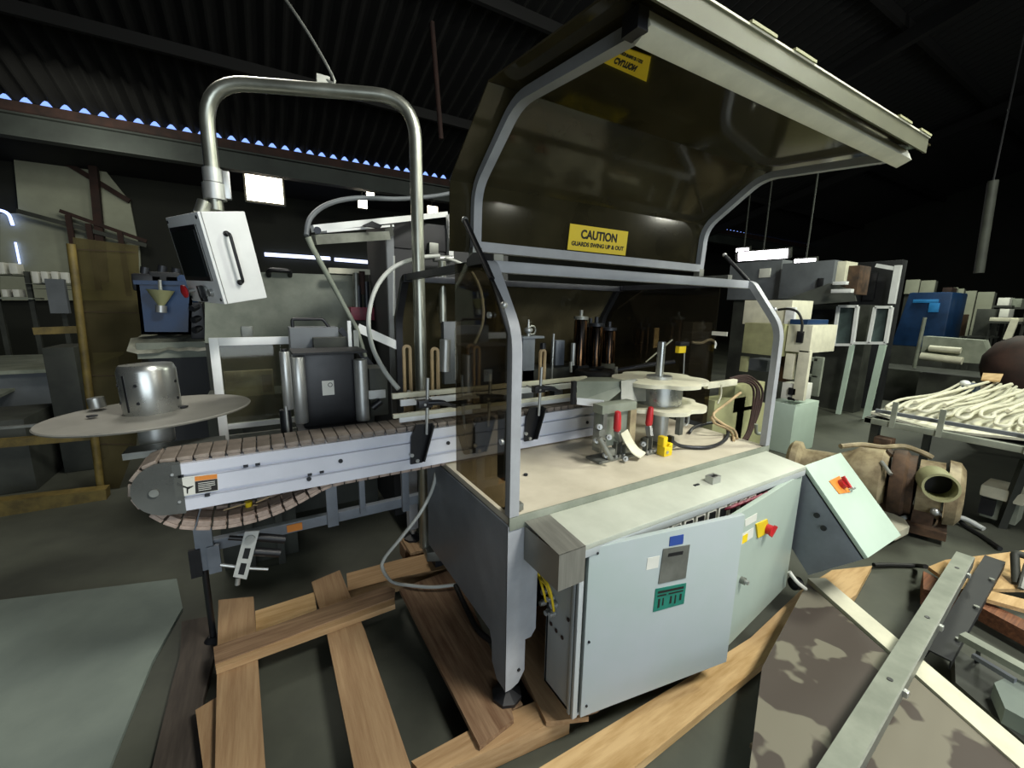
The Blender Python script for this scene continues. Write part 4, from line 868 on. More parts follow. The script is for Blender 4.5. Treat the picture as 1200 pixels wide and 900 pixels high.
MB().box((q0[0]-.01,2.29,q0[2]), (1.6278,2.41,q0[2]+.014), .002).build('cap', 'panel_grey', gp)
q = (1.5243,2.3300,1.4895); MB().lathe([(0,0),(.012,0),(.012,.03),(.03,.045),(.03,.06),(.01,.07),(.006,.12),(0,.12)], q, n=12).build('valve', 'steel', gp)
MB().lathe([(.028,-.004),(.034,0),(.028,.004),(.022,0)], (q[0]+.03,q[1],q[2]+.05), (0,1,0), 18, close=True).build('valve_wheel', 'zinc', gp)
pole('thin_rod', 'thin upright steel rod right of the olive tan hanger', (1.5998,2.1500,1.5275), (1.5937,2.1500,1.1918), .007, 'bright_steel')
tag(MB().box((1.8108,2.4,ZT), (1.8877,2.46,1.4589), .003).build('grey_column', 'panel_grey'), 'narrow grey square column right of the thin steel rod', 'column')
pole('steel_post', 'short grey steel post left of the amber rods', (1.8443,2.2500,1.4527), (1.8453,2.2500,1.2988), .016, 'steel')
pole('wire_arm', 'thin pale wire slanting down left from the star wheel spindle', (2.0419,1.6000,1.5195), (2.0067,1.7500,1.3742), .004, 'cream_plastic')
tag(MB().tube(spline([(2.6294,1.9000,1.4642), (2.7182,1.8800,1.4572), (2.7840,1.8600,1.4815), (2.8490,1.8600,1.4549), (2.8452,1.8600,1.4176)], 5), .010, 8).build('bent_tube', 'hose_grey'), 'short pale bent tube behind the star wheel spindle', 'tube')
ts = thing('photo_sensor', 'small yellow and black sensor right of the star wheel spindle', 'sensor', (2.3061,1.7200,1.4115))
MB().box((2.2425,1.7,1.4216), (2.3089,1.73,1.4646), .003).build('body', 'yellow', ts)
MB().box((2.2463,1.7,1.4646), (2.3380,1.74,1.4913), .002).build('clamp', 'black', ts)
MB().cyl((2.3222,1.7200,1.4163), (2.3325,1.7200,1.2828), .004, 8).build('stem', 'steel', ts)
tag(MB().cyl((0.8596,2.1500,1.3342), (0.8669,2.1500,1.5082), .03, 20).build('steel_drum', 'steel'), 'bright steel drum seen just inside the smoked end panel edge', 'drum')
tag(MB().cyl((0.9469,2.2000,1.2718), (0.9493,2.2000,1.5552), .007, 8).build('thin_rod', 'bright_steel'), 'thin bright rod at the edge of the smoked end panel', 'rod')
tag(MB().box((0.9775,2.45,1.2), (1.0922,2.5,1.5931), .003).build('grey_bracket', 'grey_machine'), 'grey upright bracket behind the steel drum', 'bracket')
MB().cyl((2.6326,2.3500,1.8439), (2.5511,2.5500,1.6884), .012, 12).build('gas_spring', 'black', lg)
tag(MB().box((1.3,2.3,1.18), (2.3,2.5,1.28), .005).build('drive_housing', 'dark_machine'), 'dark drive housing across the back of the table', 'machine')
tag(MB().box((1.35,2.32,ZT), (1.6,2.5,1.18), .005).build('drive_stand', 'dark_machine'), 'dark stand holding up the drive housing at back', 'stand')
dp = thing('dark_post', 'tall black post right of the spindle behind the smoked panel', 'post', (3.3234, 2.35, 0))
MB().box((3.1832,2.3,0), (3.4568,2.4,1.5835), .004).build('column', 'black_matt', dp)
MB().bar((2.6495,1.9000,1.4575), (3.3738,2.3200,1.4324), .03, .03).build('arm', 'black_matt', dp)
MB().box((3.1832-.06,2.24,0), (3.4568+.06,2.46,.02)).build('base', 'black_matt', dp)
q = (2.4360,1.5686,1.5487); MB().box((2.434,q[1]-.05,q[2]-.012), (2.442,q[1]+.05,q[2]+.012)).build('white_tag', 'white_label', lg)
q = (3.1105,2.6150,1.4327); MB().box((q[0]-.03,2.612,q[2]-.09), (q[0]+.03,2.62,q[2]+.09)).build('tan_label', 'beige_metal', lg)
# rear grey-green boxes and brown cable bundle at the table's right rear
for a, c, dz, lab in (((3.4595,2.2000,0.8886), (3.9453,2.2000,0.5843), 9, 'grey green gearbox left of brown cables beyond the table'), ((3.7507,2.2000,1.0050), (4.2545,2.2000,0.7372), 0, 'upper grey green box under brown cables by the right post'), ((3.8209,2.2000,0.7854), (4.3005,2.2000,0.4640), 9, 'lower grey green box under brown cables by the right post')):
    tag(MB().box((a[0],2.2,max(0,c[2]-dz)), (c[0],2.36,a[2]), .006).build('gearbox', 'olive_beige'), lab, 'box')
base = [(3.4445,2.1000,1.0850), (3.6926,2.0800,1.0923), (3.8563,2.0600,0.9884), (3.8474,2.0400,0.8013), (3.7411,2.0200,0.6185), (3.6400,2.0000,0.5510)]
for i in range(5):
    f = [V(p)+V((.03*(i-2)*(1 if j in (2,3) else .4)+.012*((i*j) % 3), 0, .012*(i-2)*(1 if j < 2 else -.3))) for j, p in enumerate(base)]
    tag(MB().tube(spline(f, 5), .010, 8).build('brown_cable', 'rust'), 'brown cable in the drooping bundle left of the right guard post', 'cable', 'brown cable bundle')
tag(MB().tube(rounded([(2.4715,1.3000,1.0333), (2.4845,1.3000,0.9737), (2.5593,1.2800,0.9684), (2.5659,1.2800,1.0206)], .02), .010, 8).build('hook_handle', 'weathered_grey'), 'small grey handle at the foot of the right guard post', 'handle')
# small parts lying on the cabinet top
sn = thing('square_nut', 'small square steel block lying on the cabinet top', 'nut', (1.7775, 1.1006, .9005))
x, y = 1.7593, 1.0884
b = MB(); b.box((x-.03,y-.02,.9005), (x+.03,y-.012,.9335)); b.box((x-.03,y+.012,.9005), (x+.03,y+.02,.9335)); b.box((x-.03,y-.012,.9005), (x-.02,y+.012,.9335)); b.box((x+.02,y-.012,.9005), (x+.03,y+.012,.9335)); b.build('shell', 'steel', sn)
MB().box((x-.02,y-.012,.9015), (x+.02,y+.012,.9265)).build('core', 'black', sn)
x, y = 1.6574, 1.1010; tag(MB().box((x-.018,y-.006,.9005), (x+.018,y+.006,.9065), .002).build('metal_chip', 'dark_steel'), 'tiny dark metal chip on the cabinet top beside square block', 'chip')

# hose from the conveyor down to the pallet, and black cable
ho = [(0.7306,1.9500,0.8659), (0.6982,1.9300,0.7680), (0.6223,1.9000,0.6685), (0.5249,1.9200,0.5460), (0.4440,1.9500,0.4373), (0.4442,1.9800,0.3578), (0.5353,2.1671,0.1400), (0.6101,2.0904,0.1400), (0.7213,2.0105,0.1400), (0.8462,1.9648,0.1400)]
tag(MB().tube(spline(ho, 6), .009, 10).build('floor_hose', 'hose_grey'), 'pale hose hanging from the conveyor down onto the pallet', 'hose')
ho = [(0.8348,1.9627,0.1400), (0.8121,1.7867,0.1400), (0.7969,1.6047,0.1400), (0.8267,1.5024,0.1400), (0.8653,1.4570,0.1400)]
tag(MB().tube(spline(ho, 6), .014, 10).build('black_cable', 'black_rubber'), 'black cable lying on the pallet beside the machine leg', 'cable')

# hand clamp bracket hanging under the conveyor nose
pb = thing('slotted_plate', 'slotted steel plate clamp with black rods under the conveyor nose', 'clamp', (-0.1255,1.9500,0.6403))
A = [(-0.1198,1.9500,0.7448), (-0.0684,1.9500,0.7343), (-0.1320,1.9500,0.5260), (-0.1783,1.9500,0.5543)]
b = MB().slab(A, .008, (0,1,0)); k = b.build('plate', 'pale_zinc', pb)
for v0, v1 in ((.36,.58), (.68,.92)): MB().slab([V(on(A,.3,v0))-V((0,.002,0)), V(on(A,.72,v0))-V((0,.002,0)), V(on(A,.72,v1))-V((0,.002,0)), V(on(A,.3,v1))-V((0,.002,0))], .003, (0,1,0)).build('slot', 'black', k)
c = on(A,.5,.16); MB().cyl(c, V(c)-V((0,.01,0)), .018, 14).build('clamp_bolt', 'steel', k)
for a, c in (((-0.0897,1.9700,0.7024), (0.0232,1.9700,0.6574)), ((-0.0951,1.9700,0.6358), (-0.0011,1.9700,0.5983)), ((-0.1791,1.9700,0.7243), (-0.1326,1.9700,0.7069))):
    MB().cyl(a, c, .018 if c[0] > a[0]+.06 else .010, 12).build('rod', 'black', pb)
MB().cyl((-0.1199,1.9700,0.5626), (-0.0519,1.9700,0.5356), .006, 8).build('pin', 'steel', pb)
MB().cyl((-0.2187,1.9700,0.6115), (-0.1672,1.9700,0.5865), .007, 8).build('pin', 'steel', pb)
MB().cyl((-0.1619,1.9600,0.5384), (-0.1675,1.9600,0.5081), .010, 10).build('bolt_end', 'steel', pb)
x_ = thing('yellow_connector', 'yellow cable connector hanging inside the conveyor sag', 'connector', (-0.0995,1.9300,0.8754))
MB().cyl((-0.0960,1.9300,0.8821), (-0.0967,1.9300,0.8367), .014, 12, .010).build('body', 'yellow', x_)
for i, (a, c) in enumerate((((-0.1809,1.9200,0.8700), (-0.1048,1.9200,0.8810)), ((-0.0693,1.9200,0.8762), (-0.0192,1.9200,0.8911)), ((-0.0820,1.9200,0.8679), (-0.0403,1.9200,0.8578)))):
    MB().tube([a, c], .003, 6).build('wire', 'tan_plastic', x_)

# ------------------------------------------------------------------ pallet under the machine
pt = thing('pallet', 'worn wooden pallet of crossed boards under the labelling machine', 'pallet', (.75, 1.7, 0))
ZP = .12
def board(poly, z=ZP, t=.022, m='wood_y'):
    P = poly
    b = MB().slab([V((p[0], p[1], z)) for p in P], t, (0,0,-1))
    return b.build('board', m, pt)
board([(-0.3037,2.5048),(-0.1433,2.4443),(-0.1020,1.4267),(-0.0901,1.1900),(-0.2115,1.2610),(-0.2497,1.5126)], m='wood_y')
board([(-0.3403,1.8431),(-0.2490,1.8771),(-0.2144,1.5226),(-0.1940,1.2762),(-0.2427,1.3047),(-0.2911,1.5672)], z=.085)
board([(0.1407,2.4230),(0.2980,2.4611),(0.3259,1.8886),(0.3294,1.1757),(0.3334,0.9424),(0.1757,1.0346),(0.1598,1.2743),(0.1632,1.9693)])
board([(0.5593,2.1171),(0.8708,2.1367),(0.8798,1.9348),(0.7763,1.3022),(0.7264,1.1494),(0.5660,1.1239)], m='wood_brown')
board([(0.9835,1.8021),(1.1582,1.5385),(0.9870,1.0114),(0.8301,1.0786),(0.8856,1.3977)], z=.115, m='wood_y')
board([(0.3416,1.2163),(0.6037,1.2140),(0.9448,1.1765),(0.9394,1.0673),(0.3700,1.1364)], z=.095, t=.09, m='wood_x')
board([(-0.2931,2.0922),(0.4893,2.1355),(0.5265,2.0814),(0.5036,2.0154),(-0.2788,1.9779)], z=.155, t=.033, m='wood_brown_x')
board([(-0.2797,1.9843),(0.5053,2.0220),(0.4948,1.9678),(-0.2745,1.9513)], z=.150, t=.028, m='wood_x')
board([(-0.1367,2.3422),(0.1453,2.3504),(0.1432,2.2116),(-0.1326,2.1969)], z=.10, t=.09, m='wood_light')
board([(0.3295,2.4222),(0.6321,2.4085),(1.0406,2.3540),(0.9789,2.1512),(0.6019,2.2308),(0.3106,2.2574)], z=.11, t=.09, m='wood_x')
board([(0.8859,1.4277),(1.7648,1.3945),(2.2163,1.2212),(1.0570,1.0376),(0.8393,1.0901)], z=.09, m='wood_brown')
for a, c, w_ in (((.75,2.25),(2.3,2.25),.09), ((.75,1.60),(2.3,1.60),.09)):
    MB().box((a[0]+.15,a[1]-w_/2,.0), (c[0],a[1]+w_/2,.095), .003).build('stringer', 'wood_x', pt)
MB().box((.72,2.42,.098), (2.45,2.62,.12)).build('board', 'wood_y', pt)
MB().box((2.2,1.2,.098), (2.45,2.05,.12)).build('board', 'wood_y', pt)
for fx in (.0,): MB().box((.70,1.20,.0), (.80,1.29,.098)).build('block', 'wood_brown', pt)
for bx, by in ((2.36, 1.25), (2.36, 2.56), (.76, 2.56)): MB().box((bx-.05,by-.05,.0), (bx+.08,by+.08,.098)).build('block', 'wood_brown', pt)
tm = thing('timber', 'long pale wooden timber lying under the cabinet doors', 'timber', (1.7, .85, 0))
P = [(0.5215,0.9838),(0.7499,0.9996),(1.4931,0.9721),(2.0350,0.9619),(2.6873,1.0232),(3.0643,1.0202),(3.3542,0.9084),(2.9098,0.8352),(1.9187,0.8427),(1.0318,0.8256),(0.7812,0.8129)]
MB().slab([V((p[0], p[1], .045)) for p in P], .04, (0,0,-1)).build('beam', 'wood_light', tm)
gw = (2.4943,0.9713,0.1600)
tag(MB().tube(spline([(2.3655,0.9715,0.3000), (2.3902,0.9384,0.2500), (2.4506,0.9174,0.2000)], 4), .010, 8).build('cable_stub', 'white_label'), 'short white cable stub below the right cabinet door', 'cable')
tag(MB().cyl((2.4359,0.9752,0.2000), (2.4735,0.9623,0.2000), .035, 16).build('wheel', 'black'), 'black round knob below the tilted pale green box', 'knob')

# ------------------------------------------------------------------ things on the floor, left
P = [(-1.5802,3.3107),(-1.3742,3.2635),(-0.5564,3.0154),(-0.4882,2.6873),(-0.5579,2.3094),(-0.5941,1.8001),(-0.6230,1.5866),(-1.0122,1.8141)]
tag(MB().slab([V((p[0],p[1],.02)) for p in P], .018, (0,0,-1)).build('grey_sheet', 'sheet_floor'), 'large flat grey green sheet lying on the floor at left', 'sheet')
P = [(-0.4741,2.5476),(-0.3506,2.5198),(-0.3068,2.2153),(-0.3297,1.9463),(-0.3063,1.6239),(-0.2843,1.3812),(-0.4590,1.4834),(-0.4592,1.7129),(-0.4547,2.1130),(-0.4482,2.2793)]
tag(MB().slab([V((p[0],p[1],.03)) for p in P], .028, (0,0,-1)).build('dark_board', 'dark_wood'), 'dark brown board on the floor between grey sheet and pallet', 'board')

# ------------------------------------------------------------------ fallen panel and bars, right foreground
zf = .18
fl = thing('fallen_panel', 'peeling dark brown metal panel with white edge lying at right front', 'panel', (1.9, .6, 0))
P = [(2.5495,0.9509),(2.0909,0.1046),(1.9976,-0.0741),(1.0190,0.4981),(1.2868,0.5572),(1.7432,0.7637)]
MB().slab([V((p[0],p[1],zf)) for p in P], .012, (0,0,-1)).build('sheet', 'peeled', fl)
a, c = V((2.6313,0.9391, zf)), V((2.0444,-0.0851, zf)); d = (c-a).normalized(); n = V((0,0,1)).cross(d).normalized()
MB().bar(a+n*.0-V((0,0,.006)), c-V((0,0,.006)), .105, .03).build('white_edge', 'cream_plastic', fl)
MB().bar(a+n*.05+V((0,0,-.09)), c+n*.05+V((0,0,-.09)), .008, .16).build('side_flange', 'cream_plastic', fl)
MB().box((2.0,.30,0), (2.06,.75,zf-.012)).build('inner_rib', 'rusty_metal', fl)
an = thing('angle_bar', 'long pale green painted steel angle bar across the fallen panel', 'bar', (2.5, .45, .2))
a, c = V((1.3799,0.3745,0.3000)), V((3.5582,0.5530,0.2600)); d = (c-a).normalized(); a = a-d*.35
s = d.cross(V((0,0,1))).normalized()
MB().bar(a, c, .075, .006).build('top_leg', 'weathered_grey', an)
MB().bar(a+s*.038-V((0,0,.03)), c+s*.038-V((0,0,.03)), .006, .066).build('side_leg', 'zinc', an)
for t in (.38, .62, .9):
    q = a.lerp(c, t); MB().cyl(q+V((0,0,.003)), q+V((0,0,.006)), .010, 10).build('bolt_hole', 'black', an)
    MB().box(tuple(q+s*.045-V((.012,.012,.03))), tuple(q+s*.045+V((.012,.012,-.005))), .003).build('bolt', 'steel', an)
ub = thing('channel_bar', 'short dark steel channel bar under the far end of angle bar', 'bar', (3.0796,0.4053,0.1500))
a, c = V((3.7563,0.4613,0.2200)), V((2.5886,0.4108,0.1300)); d = (c-a).normalized(); s = d.cross(V((0,0,1))).normalized()
MB().bar(a, c, .085, .008).build('web', 'black_matt', ub)
for k in (-1, 1): MB().bar(a+s*.04*k-V((0,0,.02)), c+s*.04*k-V((0,0,.02)), .006, .045).build('flange', 'black_matt', ub)
for t in (.25, .55, .85): MB().cyl(a.lerp(c,t)-s*.03+V((0,0,.004)), a.lerp(c,t)-s*.03+V((0,0,.016)), .012, 8).build('bolt', 'zinc', ub)
q = (1.4388,0.5973,0.1000)
ck = thing('wood_chip', 'broken pale wood splinter by the fallen panel left edge', 'chip', (1.5501,0.6227,0.0200))
MB().slab([(1.4971,0.6590,0.0500), (1.5212,0.6562,0.0500), (1.5388,0.5737,0.0500), (1.5119,0.5721,0.0500), (1.4955,0.6129,0.0500)], .02, (0,0,-1)).build('chip', 'beige_metal', ck)
tag(MB().slab([(1.4459,0.6126,0.0400), (1.4971,0.5999,0.0400), (1.4925,0.5520,0.0400), (1.3862,0.5912,0.0400)], .03, (0,0,-1)).build('wood_offcut', 'wood_red'), 'reddish wood offcut at the bottom beside fallen panel', 'wood')
# low dark frame with a pale rail at the far right
lf = thing('skid', 'low dark steel frame with pale top rail at right edge', 'frame', (3.0, .25, 0))
MB().bar((2.6905,0.3712,0.2200), (2.6365,0.1081,0.2200), .05, .03).build('top_rail', 'weathered_grey', lf)
MB().slab([V((2.7756,0.3982,.1)), V((2.7001,0.1430,.1)), V((2.3139,0.0384,.1)), V((2.4996,0.3299,.1))], .08, (0,0,-1)).build('base', 'dark_machine', lf)
MB().slab([(2.5323,0.2330,0.1700), (2.6442,0.2066,0.1700), (2.6528,0.1356,0.1700), (2.3984,0.1000,0.1700), (2.3980,0.1790,0.1700)], .07, (0,0,-1)).build('cover', 'sheet_floor', lf)
MB().bar((2.6419,0.3193,0.1800), (2.6073,0.1879,0.1800), .02, .02).build('inner_rail', 'grey_machine', lf)
MB().bar((2.6725,0.3099,0.2000), (2.7494,0.3157,0.1000), .015, .015).build('pin', 'zinc', lf)

# second pallet at right, with a bracket on it
p2 = thing('pallet', 'small wooden pallet with pale top boards at far right', 'pallet', (3.9, .45, 0))
zt = .16
def b2(poly, z, t, m):
    P = poly
    return MB().slab([V((p[0],p[1],z)) for p in P], t, (0,0,-1)).build('board', m, p2)
b2([(3.4180,0.6662),(3.6132,0.6371),(4.5187,0.3039),(3.7923,0.2164),(3.2919,0.5010)], zt, .022, 'wood_light')
b2([(3.4088,0.4345),(3.5401,0.1860),(3.4058,0.1698),(3.2937,0.4184)], zt, .022, 'wood_light')
b2([(3.3968,0.6797),(3.3393,0.5036),(3.2300,0.4997),(3.1672,0.6184)], zt-.03, .10, 'wood_red')
b2([(3.3588,0.4252),(3.3014,0.1510),(3.1694,0.1351),(3.2572,0.4052)], zt-.04, .08, 'wood_red')
ps = thing('loop_bracket', 'dark bent metal bracket standing on the right pallet', 'bracket', (3.6913,0.3447,0.1700))
MB().tube(rounded([(3.6252,0.3471,0.1700), (3.7492,0.3936,0.3000), (3.7707,0.3126,0.3000)], .02), .02, 10).build('leg', 'dark_machine', ps)
MB().tube(rounded([(3.5766,0.3236,0.1700), (3.7080,0.3353,0.2800), (3.7527,0.2914,0.2800)], .02), .014, 8).build('inner_leg', 'zinc', ps)
tag(MB().tube(spline([(3.4069,0.9150,0.0300), (3.5610,0.8449,0.0200), (3.6549,0.7638,0.0300), (3.4929,0.6918,0.1200)], 5), .014, 8).build('black_cable', 'black_rubber'), 'black cable on the floor from timber end to the right pallet', 'cable')
tag(MB().tube(spline([(4.7831,0.8410,0.0600), (4.7315,0.7651,0.0200), (4.6456,0.6631,0.0150), (4.4939,0.5404,0.0200)], 5), .016, 8).build('black_cable', 'black_rubber'), 'black cable on the floor between blower and right pallet', 'cable')
tag(MB().tube(spline([(4.2099,1.0275,0.1000), (4.4261,0.9858,0.1000), (4.5803,0.8839,0.1000), (4.7335,0.7937,0.0800), (4.8017,0.7055,0.0300), (4.8020,0.6807,0.0200)], 5), .018, 8).build('pale_hose', 'hose_grey'), 'pale hose curving on the floor below the blower', 'hose')

# ------------------------------------------------------------------ blower lying on the floor, right
bl = thing('blower', 'old beige blower with open pipe lying on the floor behind green box', 'blower', (4.8, 1.3, 0))
A, E_ = V((4.2074,1.8663,0.3000)), V((4.4313,0.8972,0.3400)); ax = (E_-A).normalized(); L = (E_-A).length
MB().lathe([(0,0),(.17,0),(.20,.03),(.20,.08),(.14,.11),(.15,L*.35),(.20,L*.45),(.24,L*.5),(.25,L*.66),(.22,L*.70),(0,L*.70)], A, ax, 28).build('drum', 'beige_metal', bl)
MB().lathe([(0,L*.72),(.26,L*.72),(.27,L*.74),(.27,L*.80),(.24,L*.82),(.24,L*.86),(0,L*.88)], A, ax, 28).build('flange', 'rusty_metal', bl)
MB().lathe([(0,L*.88),(.22,L*.88),(.22,L*1.02),(0,L*1.02)], A, ax, 24).build('housing', 'beige_metal', bl)
MB().lathe([(.20,L*1.04),(.25,L*1.04),(.24,L*1.10),(.19,L*1.13),(.12,L*1.135),(.12,L*1.12),(.18,L*1.11)], A, ax, 28).build('end_cover', 'beige_metal', bl)
c = V((3.9812,0.7965,0.5000)); dr_ = V((-.93,-.36,.10)).normalized()
MB().lathe([(.085,-.30),(.10,-.30),(.10,.0),(.085,.0)], c, dr_, 24, close=True).build('outlet_pipe', 'olive_beige', bl)
MB().lathe([(0,-.20),(.086,-.20),(.086,-.19),(0,-.19)], c, dr_, 20).build('outlet_back', 'black', bl)
m = A.lerp(E_, .78); s = ax.cross(V((0,0,1))).normalized()
MB().bar(m-ax*.35-V((0,0,.27)), m+ax*.30-V((0,0,.27)), .5, .06).build('base_skid', 'rusty_metal', bl)
MB().bar(m-ax*.1+V((0,0,-.24)), m-ax*.1+V((0,0,.0)), .34, .12, ax).build('saddle', 'rusty_metal', bl)
MB().bar(m+ax*.16+V((0,0,-.24)), m+ax*.16+V((0,0,.0)), .34, .12, ax).build('saddle', 'rusty_metal', bl)
MB().tube(spline([(4.2374,1.4992,0.5500), (4.4269,1.4162,0.5600), (4.4960,1.3026,0.5600), (4.6961,1.2209,0.5600), (4.6750,1.0924,0.5500), (4.7020,1.0319,0.5200)], 5), .022, 8).build('top_hose', 'beige_metal', bl)
MB().box(tuple(V((4.6679,1.3405,0.5600))-V((.06,.06,.03))), tuple(V((4.6679,1.3405,0.5600))+V((.06,.06,.05))), .01).build('top_block', 'rusty_metal', bl)
MB().tube([(4.1912,1.1979,0.5200), (4.1151,1.1068,0.4600)], .014, 8).build('lever', 'steel', bl)
MB().lathe([(.01,0),(.05,0),(.05,.02),(.01,.02)], V((4.3686,1.1875,0.5500)), (0,-.5,1), 14, close=True).build('pulley', 'rusty_metal', bl)
MB().ball(tuple(A+ax*L*.84+V((-.16,-.2,-.1))), .03).build('drain_plug', 'steel', bl)
MB().tube(spline([(4.6639,0.8446,0.2000), (4.7071,0.8673,0.1200), (4.6984,0.8829,0.0700), (4.6444,0.9073,0.0500)], 4), .03, 8).build('drain_pipe', 'weathered_grey', bl)
tag(MB().slab([(4.2494,1.1550,0.1200), (4.1869,0.9978,0.1200), (4.0660,0.9331,0.1200), (3.8465,0.9459,0.1200), (3.9988,1.0429,0.1200)], .06, (0,0,-1)).build('rag', 'cream_plastic'), 'crumpled pale rag on the floor beyond the green box', 'rag')

# ------------------------------------------------------------------ table heaped with white hoses
ht = thing('hose_table', 'grey steel frame table carrying heaped white hoses at right', 'table', (5.9, 1.0, 0))
MB().box((4.70,.10,.70), (4.75,1.52,.75), .004).build('edge_rail', 'weathered_grey', ht)
MB().box((4.70,1.47,.70), (8.2,1.52,.75)).build('edge_rail', 'weathered_grey', ht)
MB().box((4.70,.10,.70), (8.2,.15,.75)).build('edge_rail', 'weathered_grey', ht)
MB().box((4.76,.15,.72), (8.2,1.47,.735)).build('deck', 'dark_machine', ht)
MB().box((4.76,.15,.80), (4.79,1.47,.83)).build('upper_rail', 'grey_machine', ht)
for y in (1.32, 1.02, .55): MB().box((4.69,y-.018,.70), (4.71,y+.018,.93)).build('stake', 'weathered_grey', ht)
for x, y in ((4.78,1.45), (4.78,.2), (8.1,1.45), (8.1,.2), (6.3,1.45)): MB().box((x-.03,y-.03,0), (x+.03,y+.03,.70)).build('leg', 'dark_machine', ht)
MB().slab([(4.76,1.5,.80), (4.80,1.1,.74), (4.86,.8,.76), (4.84,.5,.80), (4.80,.15,.80), (7.8,.15,.82), (7.8,1.4,.82)], .02, (0,0,-1)).build('white_sheet', 'hose_white', ht)
rr = random.Random(3); ORD = ['first','second','third','fourth','fifth','sixth','seventh','eighth','ninth','tenth','eleventh','twelfth']
for i in range(12):
    y0 = 1.42-i*.112; sk = -.06+.05*rr.random(); xe = 6.8+1.0*rr.random(); z = .835+.012*(i % 3); d = .035; x0 = 4.86+.15*rr.random()+(.1 if i % 2 else 0)
    f = [(xe, y0+d+sk*1.3+.1, z+.03), (6.2, y0+d+sk, z+.02), (5.4, y0+d+.02, z+.02), (x0+.07, y0+d, z), (x0, y0, z-.005), (x0+.07, y0-d, z), (5.4, y0-d+.02, z+.015), (6.2, y0-d+sk, z+.02), (xe-.2, y0-d+sk*1.2+.1, z+.03)]
    lab = 'looped white hose, ' + ORD[i] + ' from the far left corner of the hose table'
    tag(MB().tube(spline(f, 5), .0145, 8).build('white_hose', 'hose_white'), lab, 'hose', 'white hoses heaped on the table')
for i in range(7):
    y0 = 1.30-i*.17; f = [(5.1+.1*i*(i%2), y0, .892), (5.7, y0+.0, .90), (6.4, y0-.02, .91), (7.3, y0-.04, .92)]
    tag(MB().tube(spline(f, 6), .016, 8).build('white_rod', 'cream_plastic'), 'pale straight tube on top of the white hoses, ' + ORD[i] + ' from the left', 'tube', 'pale tubes on the hose table')
tag(MB().slab([(8.0033,1.4510,0.9500), (8.1590,1.3014,0.9500), (7.2606,1.1718,0.9500), (7.2304,1.3138,0.9500)], .02, (0,0,-1)).build('orange_board', 'wood_light'), 'flat tan board lying among the white hoses', 'board')
tag(MB().ball((6.5063,1.2928,0.9600), .045, 12, (1,1,.7)).build('white_plug', 'white_paint'), 'small white cap lying among the white hoses', 'cap')
tag(MB().box((6.9,1.28,.825), (7.1,1.40,.91), .01).build('blue_box', 'blue_plastic'), 'small dark blue box at the back of the hose table', 'box')
# white item under the table at the right edge
wm = thing('white_motor', 'cream white motor casing under the hose table at right edge', 'motor', (5.4208,0.7013,0.0000))
c = V((5.1067,0.6560,0.2500))
MB().box(tuple(c-V((.14,.12,.02))), tuple(c+V((.14,.12,.08))), .02).build('lid', 'cream_plastic', wm)
MB().box(tuple(c-V((.10,.10,.20))), tuple(c+V((.12,.10,-.02))), .01).build('body', 'weathered_grey', wm)
MB().box(tuple(c+V((-.16,.02,-.16))), tuple(c+V((-.11,.10,-.03)))).build('port', 'black', wm)
tag(MB().bar((4.9441,0.5736,0.6000), (5.0186,0.6301,0.0000), .05, .05).build('steel_bar', 'dark_machine'), 'dark slanting steel bar under the right end of hose table', 'bar')

# ------------------------------------------------------------------ machines standing behind on the right (faces on planes of x)
def xbox(y0, y1, z0, z1, x, d, name, m, parent=None, bev=.006):
    return MB().box((x, y0, z0), (x+d, y1, z1), bev).build(name, m, parent)
cm = thing('cream_machine', 'cream and white boxy machine on a pale green base right of guard', 'machine', (5.4, 2.7, 0))
xbox(2.602,3.174,1.522,1.823,5.4,.5,'upper_housing','cream_plastic',cm)
xbox(2.577,3.053,1.165,1.545,5.25,.5,'front_panel','olive_beige',cm)
xbox(2.309,2.565,1.231,1.544,5.3,.6,'side_box','cream_plastic',cm)
xbox(2.390,2.578,1.542,1.603,5.35,.5,'blue_lid','blue_plastic',cm)
k = xbox(2.385,2.455,1.341,1.472,5.28,.03,'black_lever','black',cm)
MB().tube(spline([(5.2500,2.6743,1.7090), (5.2200,2.5486,1.7201), (5.2200,2.4452,1.6836), (5.2200,2.3868,1.5716), (5.2200,2.3808,1.4579)], 4), .014, 8).build('black_hose', 'black_rubber', cm)
xbox(2.554,2.658,1.223,1.741,5.38,.05,'white_edge','white_paint',cm)
xbox(2.996,3.087,0.919,1.118,5.3,.05,'leg','olive_beige',cm)
xbox(2.900,3.164,0.913,1.062,5.6,.3,'lower_box','grey_machine',cm)
xbox(2.456,2.550,0.905,1.206,5.3,.06,'leg','cream_plastic',cm); xbox(2.299,2.419,0.680,1.259,5.3,.06,'leg','cream_plastic',cm); xbox(2.578,2.678,0.842,1.166,5.45,.1,'pump','rusty_metal',cm)
xbox(2.361,2.554,0.666,0.857,5.32,.3,'switch_block','white_label',cm); xbox(2.386,2.472,0.724,0.810,5.30,.02,'switch_window','black',cm); xbox(2.387,2.467,0.662,0.698,5.30,.02,'switch_window','black',cm)
xbox(2.472,2.584,0.877,1.080,5.5,.2,'white_cylinder','weathered_grey',cm)
a = V((5.3200,2.6411,0.6085)); MB().box((5.32, (5.3200,2.3785,0.6619)[1], 0), (5.9, (5.3200,2.6907,0.5984)[1], a.z), .006).build('base', 'pale_green', cm)
xbox(2.630,2.821,1.043,1.090,6.3,.1,'rear_rail','weathered_grey',cm); xbox(2.602,2.791,0.829,0.859,6.3,.1,'rear_rail','weathered_grey',cm); xbox(2.569,2.679,0.581,1.106,6.3,.05,'rear_leg','weathered_grey',cm)
gm = thing('grey_cabinet', 'left grey steel cabinet with white notice under fluorescent lamps', 'cabinet', (8.0, 4.2, 0))
